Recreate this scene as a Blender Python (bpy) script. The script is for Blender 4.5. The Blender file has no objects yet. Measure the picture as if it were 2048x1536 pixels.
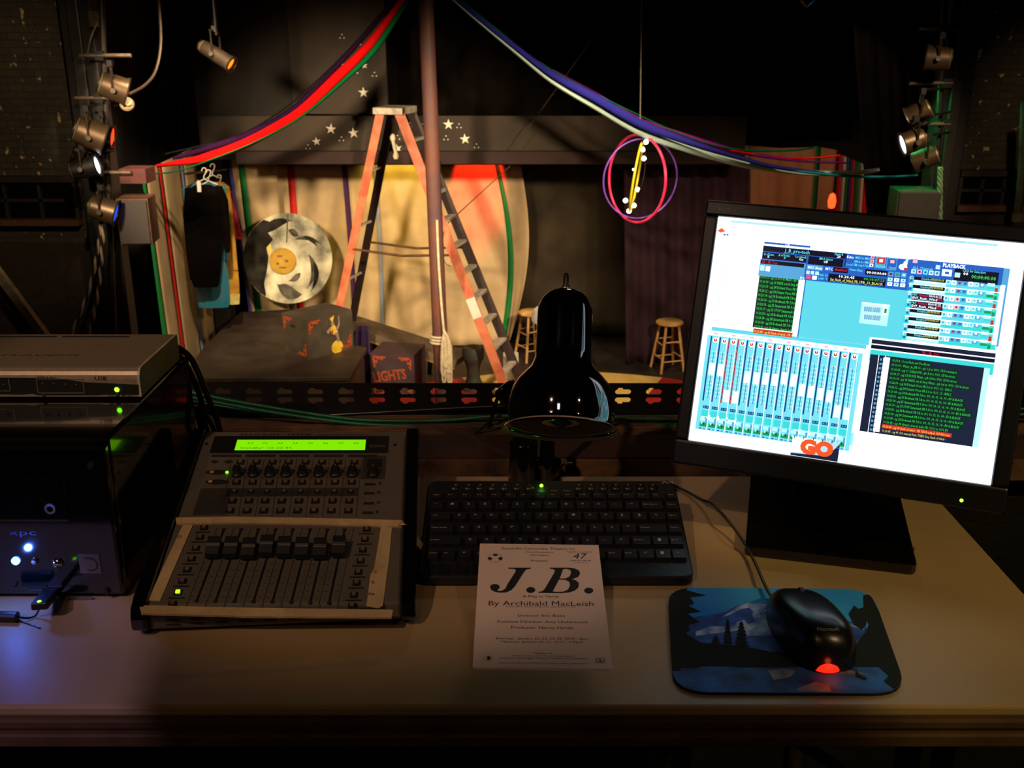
import bpy, bmesh, math, random
from mathutils import Vector, Matrix
random.seed(7)
PI = math.pi
sc = bpy.context.scene
C = sc.collection

# ---------------------------------------------------------------- camera
F, PITCH, TZ, HC = 2050.0, math.radians(19), 0.74, 0.602
CAMZ = TZ + HC
STG = CAMZ - 3.94            # stage floor height (the booth looks down on it)
cd = bpy.data.cameras.new('camera'); cam = bpy.data.objects.new('camera', cd); C.objects.link(cam)
cam.location = (0, 0, CAMZ); cam.rotation_euler = (PI/2 - PITCH, 0, 0)
cd.sensor_width = 36; cd.lens = 36*F/2048; cd.clip_start = 0.05; cd.clip_end = 100
cd.dof.use_dof = True; cd.dof.focus_distance = 1.45; cd.dof.aperture_fstop = 16
sc.camera = cam

# ---------------------------------------------------------------- world, exposure
w = bpy.data.worlds.new('world'); sc.world = w; w.use_nodes = True
w.node_tree.nodes['Background'].inputs[0].default_value = (0.9, 0.6, 0.4, 1)
w.node_tree.nodes['Background'].inputs[1].default_value = 0.006
vs = sc.view_settings
vs.view_transform = 'Standard'; vs.look = 'None'; vs.gamma = 1; vs.use_curve_mapping = False; vs.exposure = 0.0

def aim(o, t):
    o.rotation_euler = (Vector(t) - o.location).to_track_quat('-Z', 'Y').to_euler()
def spot(loc, to, power, col, ang, blend=0.3, size=0.06):
    l = bpy.data.lights.new('spot_beam', 'SPOT'); l.energy = power; l.color = col
    l.spot_size = math.radians(ang); l.spot_blend = blend; l.shadow_soft_size = size
    o = bpy.data.objects.new('spot_beam', l); C.objects.link(o); o.location = loc; aim(o, to); return o
def area(loc, to, power, col, sx, sy):
    l = bpy.data.lights.new('area_light', 'AREA'); l.shape = 'RECTANGLE'; l.size = sx; l.size_y = sy
    l.energy = power; l.color = col
    o = bpy.data.objects.new('area_light', l); C.objects.link(o); o.location = loc; aim(o, to); return o
def point(loc, power, col, size=0.003):
    l = bpy.data.lights.new('led_glow', 'POINT'); l.energy = power; l.color = col; l.shadow_soft_size = size
    o = bpy.data.objects.new('led_glow', l); C.objects.link(o); o.location = loc; return o

WARM = (1.0, 0.72, 0.44)
# stage wash: front-of-house fixtures on the balcony front, flat enough to reach under the header
spot((-3.0, 4.2, 2.0), (-1.6, 12.8, -1.1), 3300, WARM, 34, .7, .25)
spot((2.6, 4.2, 2.0), (-1.2, 12.8, -1.2), 2700, WARM, 32, .7, .25)
spot((3.6, 5.0, 2.6), (2.0, 12.0, -2.2), 800, WARM, 34, .8, .12)
spot((0.3, 8.2, 2.9), (1.6, 11.6, -2.6), 650, WARM, 38, .7, .1)
spot((-1.1, 12.2, 0.6), (-1.5, 13.0, -0.75), 150, (1.0, 0.66, 0.08), 50, .8, .04)     # yellow special behind the header
spot((-.35, 12.25, 0.55), (-0.42, 13.0, -0.45), 260, (1.0, 0.02, 0.005), 34, .35, .02)     # red special behind the header
spot((-2.9, 8.4, 1.5), (-2.02, 10.7, -1.95), 70, (1.0, 0.7, 0.1), 5, .3, .03)          # gold pool on the crate
spot((2.5, 8.6, 1.8), (3.9, 11.8, -0.6), 130, (1.0, .6, .4), 40, .5, .06)
spot((-2.2, 7.8, 2.2), (-3.9, 11.0, -1.2), 950, WARM, 44, .7, .08)                       # left wing
spot((.4, 7.2, 3.2), (-.8, 9.9, STG), 420, WARM, 62, .6, .1)                                # ring floor
spot((3.0, 8.9, .95), (3.75, 8.6, .25), 42, (0.05, 1.0, 0.25), 80, .5, .03)             # green spill on the right boom
spot((-1.5, 4.5, 2.4), (-4.6, 8.9, .3), 330, WARM, 36, .8, .06)
spot((2.5, 4.5, 2.4), (5.0, 8.9, .3), 200, WARM, 30, .8, .06)
# house work lights and an added spot; cone edges stand for the operator's shadow
spot((2.2, -1.2, 3.4), (0.80, 0.98, TZ), 155, (1.0, .78, .30), 15, .18, .03)
spot((-1.35, -1.2, 3.4), (-.04, 1.56, TZ), 120, (1.0, .66, .46), 16, .2, .05)
spot((2.4, -1.2, 3.4), (0.10, 1.50, TZ), 50, (1.0, .62, .40), 15, .2, .05)
spot((-1.5, -1.7, 3.0), (-0.60, 1.24, TZ+.2), 75, (1.0, .68, .42), 8.5, .25, .03)  # added spot that brightens only the interface box
spot((-1.6, -1.2, 2.9), (-.70, 0.66, TZ), 120, (.74, .52, 1.0), 11.5, .05, .02)
area((-.4, -1.5, 3.0), (-.1, .9, TZ), 3.4, (1.0, .68, .42), .25, .12)
area((.9, 6.8, 3.6), (0, 1.4, TZ), 12, (1.0, .62, .36), .5, .3)

# ---------------------------------------------------------------- pixel -> place helpers
def ray(px, py):
    u, v = (px-1024)/F, (768-py)/F
    return Vector((u, math.cos(PITCH) + v*math.sin(PITCH), -math.sin(PITCH) + v*math.cos(PITCH)))
CO = Vector((0, 0, CAMZ))
def Py(px, py, Y): d = ray(px, py); return CO + d*(Y/d.y)
def Pz(px, py, z): d = ray(px, py); return CO + d*((z-CAMZ)/d.z)
def ppm(p):         # metres per photo pixel at a point
    p = Vector(p) - CO
    return (p.y*math.cos(PITCH) - p.z*math.sin(PITCH))/F
def lerp(a, b, t): return a + (b-a)*t
def interp(pts, x):
    if x <= pts[0][0]: return pts[0][1]
    for (x0, y0), (x1, y1) in zip(pts, pts[1:]):
        if x <= x1: return lerp(y0, y1, (x-x0)/(x1-x0))
    return pts[-1][1]

class Frame:
    def __init__(s, o, ex, ey):
        s.o = Vector(o); s.ex = Vector(ex).normalized()
        ey = Vector(ey); s.ey = (ey - s.ex*ey.dot(s.ex)).normalized(); s.ez = s.ex.cross(s.ey)
        s.M = Matrix.Translation(s.o) @ Matrix((s.ex, s.ey, s.ez)).transposed().to_4x4()
    def L(s, px, py):
        d = ray(px, py); t = (s.o-CO).dot(s.ez)/d.dot(s.ez); q = CO + d*t - s.o
        return Vector((q.dot(s.ex), q.dot(s.ey), 0))
    def W(s, a, b, c=0): return s.o + s.ex*a + s.ey*b + s.ez*c

# ---------------------------------------------------------------- materials
def lin(c): c /= 255.0; return c/12.92 if c <= .04045 else ((c+.055)/1.055)**2.4
def rgb(r, g, b): return (lin(r), lin(g), lin(b), 1)
MATS = {}
def mat(name, col, rough=.6, metal=0, var=.18, scale=18, bump=0, bscale=60, col2=None, coat=0, spec=None):
    if name in MATS: return MATS[name]
    m = bpy.data.materials.new(name); m.use_nodes = True; nt = m.node_tree; N = nt.nodes; L = nt.links
    b = N['Principled BSDF']; b.inputs['Roughness'].default_value = rough; b.inputs['Metallic'].default_value = metal
    if spec is not None: b.inputs['Specular IOR Level'].default_value = spec
    if coat: b.inputs['Coat Weight'].default_value = coat; b.inputs['Coat Roughness'].default_value = .04
    c1 = rgb(*col); c2 = rgb(*col2) if col2 else tuple(x*(1-var*2) for x in c1[:3])+(1,)
    tc = N.new('ShaderNodeTexCoord'); nz = N.new('ShaderNodeTexNoise'); nz.inputs['Scale'].default_value = scale
    nz.inputs['Detail'].default_value = 5
    rp = N.new('ShaderNodeValToRGB'); rp.color_ramp.elements[0].position = .35; rp.color_ramp.elements[1].position = .65
    rp.color_ramp.elements[0].color = c2; rp.color_ramp.elements[1].color = c1
    L.new(tc.outputs['Object'], nz.inputs['Vector']); L.new(nz.outputs['Fac'], rp.inputs['Fac']); L.new(rp.outputs['Color'], b.inputs['Base Color'])
    if bump:
        n2 = N.new('ShaderNodeTexNoise'); n2.inputs['Scale'].default_value = bscale; n2.inputs['Detail'].default_value = 6
        bp = N.new('ShaderNodeBump'); bp.inputs['Strength'].default_value = bump; bp.inputs['Distance'].default_value = .01
        L.new(tc.outputs['Object'], n2.inputs['Vector']); L.new(n2.outputs['Fac'], bp.inputs['Height']); L.new(bp.outputs['Normal'], b.inputs['Normal'])
    MATS[name] = m; return m
def em(name, col, st=1.0):
    if name in MATS: return MATS[name]
    m = bpy.data.materials.new(name); m.use_nodes = True; b = m.node_tree.nodes['Principled BSDF']
    b.inputs['Base Color'].default_value = tuple(x*.1 for x in rgb(*col)[:3])+(1,)
    b.inputs['Emission Color'].default_value = rgb(*col); b.inputs['Emission Strength'].default_value = st
    b.inputs['Roughness'].default_value = .4
    MATS[name] = m; return m
def glass(name, col, rough=.05):
    if name in MATS: return MATS[name]
    m = bpy.data.materials.new(name); m.use_nodes = True; b = m.node_tree.nodes['Principled BSDF']
    b.inputs['Base Color'].default_value = rgb(*col); b.inputs['Roughness'].default_value = rough
    b.inputs['Transmission Weight'].default_value = .6
    MATS[name] = m; return m
def brick(name, c1, c2, mort):
    m = mat(name, c1, .7, 0, .3, 3, .5, 30); nt = m.node_tree; N = nt.nodes; L = nt.links
    b = N['Principled BSDF']; tc = N['Texture Coordinate']
    mp = N.new('ShaderNodeMapping'); mp.inputs['Rotation'].default_value = (PI/2, 0, 0)
    bt = N.new('ShaderNodeTexBrick'); bt.inputs['Color1'].default_value = rgb(*c1); bt.inputs['Color2'].default_value = rgb(*c2)
    bt.inputs['Mortar'].default_value = rgb(*mort); bt.inputs['Scale'].default_value = 4.2; bt.inputs['Mortar Size'].default_value = .012
    L.new(tc.outputs['Object'], mp.inputs['Vector']); L.new(mp.outputs['Vector'], bt.inputs['Vector'])
    # chipped paint shows pale spots
    nz = N.new('ShaderNodeTexNoise'); nz.inputs['Scale'].default_value = 16; nz.inputs['Detail'].default_value = 9
    rp = N.new('ShaderNodeValToRGB'); rp.color_ramp.elements[0].position = .645; rp.color_ramp.elements[1].position = .68
    mx = N.new('ShaderNodeMix'); mx.data_type = 'RGBA'; mx.inputs[7].default_value = rgb(190, 160, 110)
    L.new(tc.outputs['Object'], nz.inputs['Vector']); L.new(nz.outputs['Fac'], rp.inputs['Fac']); L.new(rp.outputs['Color'], mx.inputs[0])
    L.new(bt.outputs['Color'], mx.inputs[6]); L.new(mx.outputs[2], b.inputs['Base Color'])
    bp = N.new('ShaderNodeBump'); bp.inputs['Strength'].default_value = .8; bp.inputs['Distance'].default_value = .02; bp.invert = True
    L.new(bt.outputs['Fac'], bp.inputs['Height']); L.new(bp.outputs['Normal'], b.inputs['Normal'])
    return m

# ---------------------------------------------------------------- mesh builder
def text_data(s, res=2, off=0, cache={}):
    k = (s, res, off)
    if k in cache: return cache[k]
    cu = bpy.data.curves.new('t', 'FONT'); cu.body = s; cu.size = 1; cu.resolution_u = res; cu.offset = off
    o = bpy.data.objects.new('t', cu); me = o.to_mesh()
    V = [v.co.copy() for v in me.vertices]; Fc = [tuple(p.vertices) for p in me.polygons]
    o.to_mesh_clear(); bpy.data.objects.remove(o); bpy.data.curves.remove(cu)
    cache[k] = (V, Fc); return V, Fc
def shape2d(splines, extrude=0):
    cu = bpy.data.curves.new('t', 'CURVE'); cu.dimensions = '2D'; cu.fill_mode = 'BOTH'; cu.extrude = extrude
    for pts in splines:
        sp = cu.splines.new('POLY'); sp.points.add(len(pts)-1); sp.use_cyclic_u = True
        for p, q in zip(sp.points, pts): p.co = (q[0], q[1], 0, 1)
    o = bpy.data.objects.new('t', cu); me = o.to_mesh()
    V = [v.co.copy() for v in me.vertices]; Fc = [tuple(p.vertices) for p in me.polygons]
    o.to_mesh_clear(); bpy.data.objects.remove(o); bpy.data.curves.remove(cu)
    return V, Fc
def ellipse(cx, cy, rx, ry, n=20): return [(cx+rx*math.cos(2*PI*i/n), cy+ry*math.sin(2*PI*i/n)) for i in range(n)]

class MB:
    def __init__(s, M=None): s.v = []; s.f = []; s.m = []; s.s = []; s.mats = []; s.M = M or Matrix()
    def add(s, V, Fc, mt, smooth=False, M=None):
        k = len(s.v); T = s.M @ M if M is not None else s.M
        s.v += [T @ Vector(v) for v in V]
        if mt not in s.mats: s.mats.append(mt)
        i = s.mats.index(mt)
        for q in Fc: s.f.append(tuple(a+k for a in q)); s.m.append(i); s.s.append(smooth)
        return s
    def box(s, c, sz, mt, M=None):
        x, y, z = sz[0]/2, sz[1]/2, sz[2]/2; c = Vector(c)
        V = [c+Vector((a*x, b*y, d*z)) for a in (-1, 1) for b in (-1, 1) for d in (-1, 1)]
        return s.add(V, [(0,1,3,2), (4,6,7,5), (0,4,5,1), (2,3,7,6), (0,2,6,4), (1,5,7,3)], mt, False, M)
    def b2(s, lo, hi, mt, M=None):
        lo, hi = Vector(lo), Vector(hi); return s.box((lo+hi)/2, hi-lo, mt, M)
    def quad(s, pts, mt): return s.add(pts, [tuple(range(len(pts)))], mt)
    def hexa(s, top, bot, mt):   # two matching rings of points, top and bottom
        n = len(top); return s.add(list(top)+list(bot), [tuple(range(n)), tuple(range(2*n-1, n-1, -1))] + [(i, i+n, (i+1) % n+n, (i+1) % n) for i in range(n)], mt)
    def tube(s, pts, r, mt, n=8, smooth=True, caps=True):
        pts = [Vector(p) for p in pts]; V = []; Fc = []; m = len(pts); up = None
        for i, p in enumerate(pts):
            t = (pts[min(i+1, m-1)] - pts[max(i-1, 0)]).normalized()
            if up is None:
                up = Vector((0, 0, 1)) if abs(t.z) < .9 else Vector((1, 0, 0))
            a = t.cross(up).normalized(); up = a.cross(t).normalized()
            rr = r[i] if isinstance(r, (list, tuple)) else r
            V += [p + a*rr*math.cos(2*PI*j/n) + up*rr*math.sin(2*PI*j/n) for j in range(n)]
        for i in range(m-1):
            for j in range(n): Fc.append((i*n+j, i*n+(j+1) % n, (i+1)*n+(j+1) % n, (i+1)*n+j))
        if caps: Fc += [tuple(range(n-1, -1, -1)), tuple((m-1)*n+j for j in range(n))]
        return s.add(V, Fc, mt, smooth)
    def lathe(s, prof, mt, M=None, n=32, smooth=True):   # profile of (radius, height) about local Z
        V = []; Fc = []
        for r, z in prof: V += [(r*math.cos(2*PI*j/n), r*math.sin(2*PI*j/n), z) for j in range(n)]
        for i in range(len(prof)-1):
            for j in range(n): Fc.append((i*n+j, i*n+(j+1) % n, (i+1)*n+(j+1) % n, (i+1)*n+j))
        return s.add(V, Fc, mt, smooth, M)
    def prism(s, poly, z0, z1, mt, M=None, smooth=False):
        n = len(poly); V = [(x, y, z0) for x, y in poly] + [(x, y, z1) for x, y in poly]
        return s.add(V, [tuple(range(n-1, -1, -1)), tuple(range(n, 2*n))] + [(i, (i+1) % n, (i+1) % n+n, i+n) for i in range(n)], mt, smooth, M)
    def flat(s, poly, z, mt, M=None): return s.add([(x, y, z) for x, y in poly], [tuple(range(len(poly)))], mt, False, M)
    def text(s, t, x, y, z, wd, ht, mt, M=None, res=2, shear=0, off=0):
        V, Fc = text_data(t, res, off)
        if not V: return s
        x0 = min(v.x for v in V); x1 = max(v.x for v in V)
        kx = wd/(x1-x0) if wd else ht/.72; ky = ht/.72
        return s.add([(x+(v.x-x0)*kx+v.y*ky*shear, y+v.y*ky, z) for v in V], Fc, mt, False, M)
    def shape(s, splines, mt, M=None, ex=0):
        V, Fc = shape2d(splines, ex); return s.add(V, Fc, mt, False, M)
    def build(s, name, parent=None, bevel=0, seg=2, ang=40, solid=0, base=True):
        me = bpy.data.meshes.new(name)
        if parent: org = None; Mi = parent.matrix_basis.inverted(); V = [Mi @ v for v in s.v]
        else:
            V = s.v; org = Vector((0, 0, 0))
            if base and V:
                xs = [v.x for v in V]; ys = [v.y for v in V]
                org = Vector(((min(xs)+max(xs))/2, (min(ys)+max(ys))/2, min(v.z for v in V)))
            V = [v-org for v in V]
        me.from_pydata(V, [], s.f)
        for mt in s.mats: me.materials.append(mt)
        me.polygons.foreach_set('material_index', s.m); me.polygons.foreach_set('use_smooth', s.s); me.update()
        if any(s.s): me.set_sharp_from_angle(angle=math.radians(50))
        o = bpy.data.objects.new(name, me); C.objects.link(o)
        if parent:
            # part of a part: parent may itself be a mesh child with identity transform
            o.parent = parent
        else: o.location = org
        if bevel:
            b = o.modifiers.new('bevel', 'BEVEL'); b.width = bevel; b.segments = seg; b.limit_method = 'ANGLE'; b.angle_limit = math.radians(ang)
        if solid:
            b = o.modifiers.new('solid', 'SOLIDIFY'); b.thickness = solid; b.offset = 0
        return o
    def sub(s, name, part, **k):    # sub-part: same space as the part's thing
        root = part.parent; o = s.build(name, root, **k); o.parent = part; return o

def tag(o, label, cat, group=None):
    o['label'] = label; o['category'] = cat
    if group: o['group'] = group
    return o
def thing(name, label, cat, loc, group=None):
    o = bpy.data.objects.new(name, None); C.objects.link(o); o.location = loc; o.empty_display_size = .05
    o.matrix_basis = Matrix.Translation(Vector(loc))
    return tag(o, label, cat, group)
def struct(o): o['kind'] = 'structure'; return o
def smoothpath(pts, k=6):      # Catmull-Rom through the points
    P = [Vector(p) for p in pts]; out = []
    for i in range(len(P)-1):
        a, b, c, d = P[max(i-1, 0)], P[i], P[i+1], P[min(i+2, len(P)-1)]
        for j in range(k):
            t = j/k; out.append(.5*((2*b)+(c-a)*t+(2*a-5*b+4*c-d)*t*t+(3*b-a-3*c+d)*t**3))
    return out+[P[-1]]

# common materials
black = mat('black_plastic', (17, 17, 18), .45, var=.1)
gloss = mat('gloss_black', (8, 8, 9), .12, var=.05, coat=.6)
blackm = mat('black_paint', (22, 20, 18), .6, bump=.2)
steel = mat('steel', (150, 145, 135), .35, .9)
dsteel = mat('dark_steel', (70, 60, 50), .45, .8)
grey = mat('grey_panel', (98, 88, 76), .5, .15, .06, 300)
dgrey = mat('dark_grey_print', (30, 27, 24), .6)
white = mat('white_paint', (215, 210, 200), .6, var=.05)

# ================================================================ SETTING
# booth floor, parapet with ledge
b = MB(); b.b2((-3.2, -3.2, -.06), (3.2, 1.42, 0), mat('booth_floor', (24, 20, 17), .8, bump=.3)); struct(b.build('floor'))
wall_mat = mat('parapet_paint', (66, 30, 20), .9, 0, .3, 9, .5, 40, col2=(38, 20, 14))
ledge_mat = mat('ledge_wood', (118, 82, 52), .95, 0, .4, 11, .7, 35, col2=(52, 32, 22))
b = MB(); b.b2((-2.4, 1.45, 0), (2.4, 1.60, TZ-.036), blackm); struct(b.build('wall_front', bevel=.004))
b = MB(); b.b2((-2.4, 1.405, TZ-.035), (2.4, 1.608, TZ), ledge_mat)
for i in range(4):
    b.b2((-2.4, 1.50+i*.027, TZ), (2.4, 1.50+i*.027+.012+.004*(i % 3), TZ+.0015+.0012*(i % 2)), ledge_mat)
b.b2((-2.4, 1.405, TZ), (2.4, 1.497, TZ+.003), wall_mat)
struct(b.build('trim_1', bevel=.002))
# stage shell
stage_black = mat('stage_floor_paint', (50, 42, 38), .55, 0, .3, 3, .25, 12, col2=(33, 27, 24))
b = MB(); b.b2((-7, 2.2, STG-.1), (7, 14.2, STG), stage_black); struct(b.build('floor'))
backm = mat('rear_wall_paint', (44, 34, 24), .85, 0, .3, 2, .2, 10)
b = MB(); b.b2((-7, 13.9, STG), (7, 14.0, 4), backm); struct(b.build('wall_back'))
b = MB(); b.b2((-7, -3.4, 4.0), (7, 14.2, 4.1), mat('ceiling_black', (9, 8, 8), .95)); struct(b.build('ceiling'))
brk = brick('painted_brick', (62, 54, 38), (50, 44, 31), (34, 30, 24))
YP = 9.1
xl = Py(165, 300, YP).x; xr = Py(1908, 300, YP).x
b = MB(); b.b2((-7, YP, STG), (xl, YP+.35, 4), brk); struct(b.build('wall_left'))
b = MB(); b.b2((xr, YP, STG), (7, YP+.35, 4), brk); struct(b.build('wall_right'))
frame_m = mat('window_frame_paint', (40, 30, 22), .6)
for n, (x0, x1, y0, y1) in enumerate(((-60, 160, 362, 436), (1920, 2040, 350, 408))):
    a, c = Py(x0, y0, YP), Py(x1, y1, YP)
    b = MB(); b.b2((a.x, YP-.02, c.z), (c.x, YP-.004, a.z), mat('dark_glass', (8, 8, 9), .15))
    root = b.build('window_%d' % (n+1)); struct(root)
    fr = MB(Matrix.Translation(-root.location)); t = .03
    fr.b2((a.x-t, YP-.10, a.z), (c.x+t, YP, a.z+.05), frame_m); fr.b2((a.x-t, YP-.12, c.z-.05), (c.x+t, YP, c.z), mat('sill_paint', (96, 62, 42), .6))
    fr.b2((a.x-t, YP-.08, c.z), (a.x, YP, a.z), frame_m); fr.b2((c.x, YP-.08, c.z), (c.x+t, YP, a.z), frame_m)
    fr.b2((a.x, YP-.05, (a.z+c.z)/2-.012), (c.x, YP-.02, (a.z+c.z)/2+.012), frame_m)
    for k in range(1, 3): xx = lerp(a.x, c.x, k/3); fr.b2((xx-.012, YP-.05, c.z), (xx+.012, YP-.02, a.z), frame_m)
    f = MB(); f.v, f.f, f.m, f.s, f.mats = fr.v, fr.f, fr.m, fr.s, fr.mats
    o = f.build('window_frame', None, base=False); o.location = (0, 0, 0); o.parent = root
# dado panels below the windows
dado = mat('dado_paint', (46, 34, 24), .7, bump=.15)
a = Py(0, 488, YP-.06)
b = MB(); b.b2((-7, YP-.06, STG), (xl-.0, YP, a.z), dado); struct(b.build('trim_2', bevel=.005))
a2 = Py(2000, 425, YP-.06)
b = MB(); b.b2((xr, YP-.06, STG), (7, YP, a2.z), dado); struct(b.build('trim_3', bevel=.005))
# masonry piers behind the booms
pier = mat('pier_paint', (20, 18, 15), .6)
for n, (x0, x1) in enumerate(((152, 215), (1868, 1930))):
    b = MB(); b.b2((Py(x0, 300, YP-.2).x, YP-.18, STG), (Py(x1, 300, YP-.2).x, YP-.0, 4), pier)
    b.b2((Py(x0+18, 300, YP-.2).x, YP-.22, STG), (Py(x1-22, 300, YP-.2).x, YP-.18, 4), mat('pier_face', (36, 33, 27), .5))
    struct(b.build('trim_%d' % (4+n), bevel=.01))

# ---------------------------------------------------------------- drapes
def drape(name, cols, yt, yb, Yf, label, cat, amp=.05, per=34, nv=14, sub_=8, group=None, solid=.008, kind=None, seed=0, sway=0):
    """cols: list of (x_top, x_bottom, material) boundaries in photo px; last one closes the cloth"""
    b = MB(); V = []; rows = []; us = []
    for i in range(len(cols)-1):
        (t0, b0, m0), (t1, b1, _) = cols[i], cols[i+1]
        n = max(1, int(round(abs(t1-t0)/sub_)))
        for j in range(n): us.append((lerp(t0, t1, j/n), lerp(b0, b1, j/n), m0))
    us.append(cols[-1])
    for v in range(nv+1):
        t = v/nv
        for (xt, xb, _) in us:
            x = lerp(xt, xb, t); y = lerp(yt(xt), yb(xb), t)
            x += sway*math.sin(t*PI)*((xt-us[0][0])/(us[-1][0]-us[0][0]))**2
            ph = xt/per*2*PI+seed
            fo = amp*(math.sin(ph)+.45*math.sin(ph*.53+1.3+t))*(.55+.45*t)
            V.append(Py(x, y, Yf(xt)+fo))
    n = len(us)
    for i in range(n-1):
        fc = [(v*n+i, (v+1)*n+i, (v+1)*n+i+1, v*n+i+1) for v in range(nv)]
        rows.append((us[i][2], fc))
    for m_ in {r[0] for r in rows}:
        fcs = [q for r in rows if r[0] == m_ for q in r[1]]
        used = sorted({a for q in fcs for a in q}); mp = {a: k for k, a in enumerate(used)}
        b.add([V[a] for a in used], [tuple(mp[a] for a in q) for q in fcs], m_, True)
    o = b.build(name, solid=solid)
    return tag(o, label, cat, group)

canvas = mat('canvas', (196, 172, 130), .85, 0, .14, 2.2, .2, 30)
canvasd = mat('dyed_canvas', (190, 140, 96), .85, 0, .14, 2, .2, 30)
sred = mat('red_ribbon', (190, 12, 10), .7, var=.05); sgreen = mat('green_ribbon', (0, 120, 50), .7, var=.05)
spurp = mat('purple_ribbon', (64, 18, 84), .7, var=.05); sblue = mat('pale_blue_ribbon', (130, 150, 185), .7, var=.05)
snavy = mat('navy_ribbon', (40, 40, 130), .7, var=.05); swhite = mat('white_ribbon', (190, 200, 200), .7, var=.05)
CV = canvas
# centre backdrop
drape('canvas_backdrop', [(548, 560, CV), (574, 596, sred), (588, 610, CV), (683, 706, spurp), (694, 715, CV), (744, 762, sblue), (750, 768, CV),
      (990, 1000, sgreen), (998, 1012, CV), (1042, 1020, CV)],
      lambda x: 330, lambda x: interp([(560, 640), (720, 660), (860, 692), (1010, 688), (1030, 672)], x), lambda x: 13.0,
      'wide cream canvas backdrop with red, purple, pale blue and green vertical stripes', 'backdrop', amp=.026, per=46, nv=22, sub_=6, sway=26)
drape('canvas_curtain', [(455, 500, snavy), (461, 505, CV), (475, 512, sgreen), (488, 526, CV), (552, 580, CV)],
      lambda x: interp([(450, 312), (552, 330)], x), lambda x: 640, lambda x: 12.75,
      'cream curtain panel with a broad green stripe behind the round disc', 'curtain', amp=.04, per=50, nv=16, sub_=6)
drape('canvas_curtain', [(283, 342, sgreen), (290, 352, CV), (316, 372, sred), (322, 378, CV), (358, 405, sblue), (364, 411, CV), (386, 434, CV)],
      lambda x: interp([(283, 345), (386, 295)], x), lambda x: interp([(342, 800), (434, 690)], x), lambda x: interp([(283, 10.4), (386, 12.4)], x),
      'tall cream wing curtain with one thin red stripe left of the costumes', 'curtain', amp=.05, per=38, nv=16, sub_=5)
# right wing drapes
R3 = lambda k: [swhite, canvasd, sgreen, canvasd][k]
drape('canvas_curtain', [(1483, 1478, swhite), (1497, 1492, canvasd), (1632, 1612, sgreen), (1642, 1622, canvasd), (1674, 1650, canvasd)],
      lambda x: interp([(1483, 290), (1560, 296), (1640, 294), (1674, 300)], x), lambda x: 560, lambda x: 12.3,
      'tan curtain panel with white edge and green stripe above the monitor', 'curtain', amp=.04, per=40, nv=10, sub_=8)
drape('striped_curtain', [(1678, 1655, sred), (1686, 1668, swhite), (1694, 1674, sgreen), (1699, 1680, snavy), (1706, 1688, sred), (1711, 1695, sgreen), (1722, 1705, swhite),
      (1730, 1712, sred), (1748, 1730, sgreen), (1752, 1735, swhite), (1762, 1742, swhite)],
      lambda x: interp([(1678, 308), (1762, 342)], x), lambda x: 590, lambda x: interp([(1678, 12.0), (1762, 11.0)], x),
      'narrow curtain of red, white, green and blue stripes at right wing', 'curtain', amp=.02, per=30, nv=10, sub_=5)
# dark cloths
velv = mat('purple_velour', (66, 40, 58), .9, 0, .25, 3, .1, 20); dkc = mat('dark_backdrop_cloth', (58, 48, 30), .95, 0, .3, 1.6, .1, 20)
drape('dark_backdrop', [(1020, 1020, dkc), (1270, 1270, dkc)], lambda x: 318, lambda x: 668, lambda x: 13.35,
      'dull brown cloth backdrop behind the black desk lamp', 'backdrop', amp=.04, per=90, nv=10, sub_=10)
drape('purple_curtain', [(1247, 1252, velv), (1500, 1500, velv)], lambda x: 318, lambda x: interp([(1252, 728), (1300, 735), (1500, 735)], x), lambda x: 12.25,
      'dark purple curtain hanging behind the right stool', 'curtain', amp=.06, per=36, nv=12, sub_=5)
blk = mat('black_velour', (20, 16, 13), .95, 0, .2, 4, spec=.05); blk3 = mat('black_velour_deep', (9, 8, 7), 1, spec=.05); blk2 = mat('black_velour_brown', (34, 28, 22), .9, 0, .25, 2)  # left leg velour is a lighter brown-black than the others
drape('black_leg_curtain', [(205, 205, blk2), (470, 470, blk2)], lambda x: -40, lambda x: interp([(205, 800), (300, 800), (400, 690)], x), lambda x: interp([(205, 10.6), (290, 12.6), (470, 13.1)], x),
      'black masking curtain beside the left lighting boom', 'curtain', amp=.05, per=30, nv=10, sub_=6)
drape('black_leg_curtain', [(1700, 1760, blk3), (1868, 1868, blk3)], lambda x: -40, lambda x: 800, lambda x: 9.9,
      'black masking curtain beside the right lighting boom', 'curtain', amp=.05, per=30, nv=10, sub_=6)
drape('black_rear_curtain', [(770, 770, blk), (1700, 1700, blk)], lambda x: -40, lambda x: 240, lambda x: 12.9,
      'black curtain high above the beam at top centre', 'curtain', amp=.06, per=60, nv=6, sub_=12)

# starred flats: upright panel and long header
flatm = mat('flat_black_paint', (58, 47, 35), .8, 0, .3, 1.5, .15, 12, col2=(38, 31, 24)); starm = mat('star_white', (225, 220, 195), .6, var=.05)
def star(b, px, py, r, Y, rot=0):
    c = Py(px, py, Y); k = ppm(c); pts = []
    for i in range(10):
        rr = r*k*(1 if i % 2 == 0 else .38); a = PI/2 + i*PI/5 + rot
        pts.append((rr*math.cos(a), rr*math.sin(a)))
    b.prism(pts, 0, .006, starm, Matrix.Translation(c) @ Matrix.Rotation(PI/2, 4, 'X'))
def dots(b, px, py, Y):
    for dx, dy in ((0, -4), (-4, 3), (4, 3)):
        c = Py(px+dx, py+dy, Y); b.lathe([(.0001, .005), (.007, .005), (.007, 0)], starm, Matrix.Translation(c) @ Matrix.Rotation(PI/2, 4, 'X'), n=8)
YB = 11.9
b = MB(); p0 = Py(568, -60, YB); p1 = Py(776, 228, YB)
b.b2((p0.x, YB, p1.z), (p1.x, YB+.09, p0.z), flatm)
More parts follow.
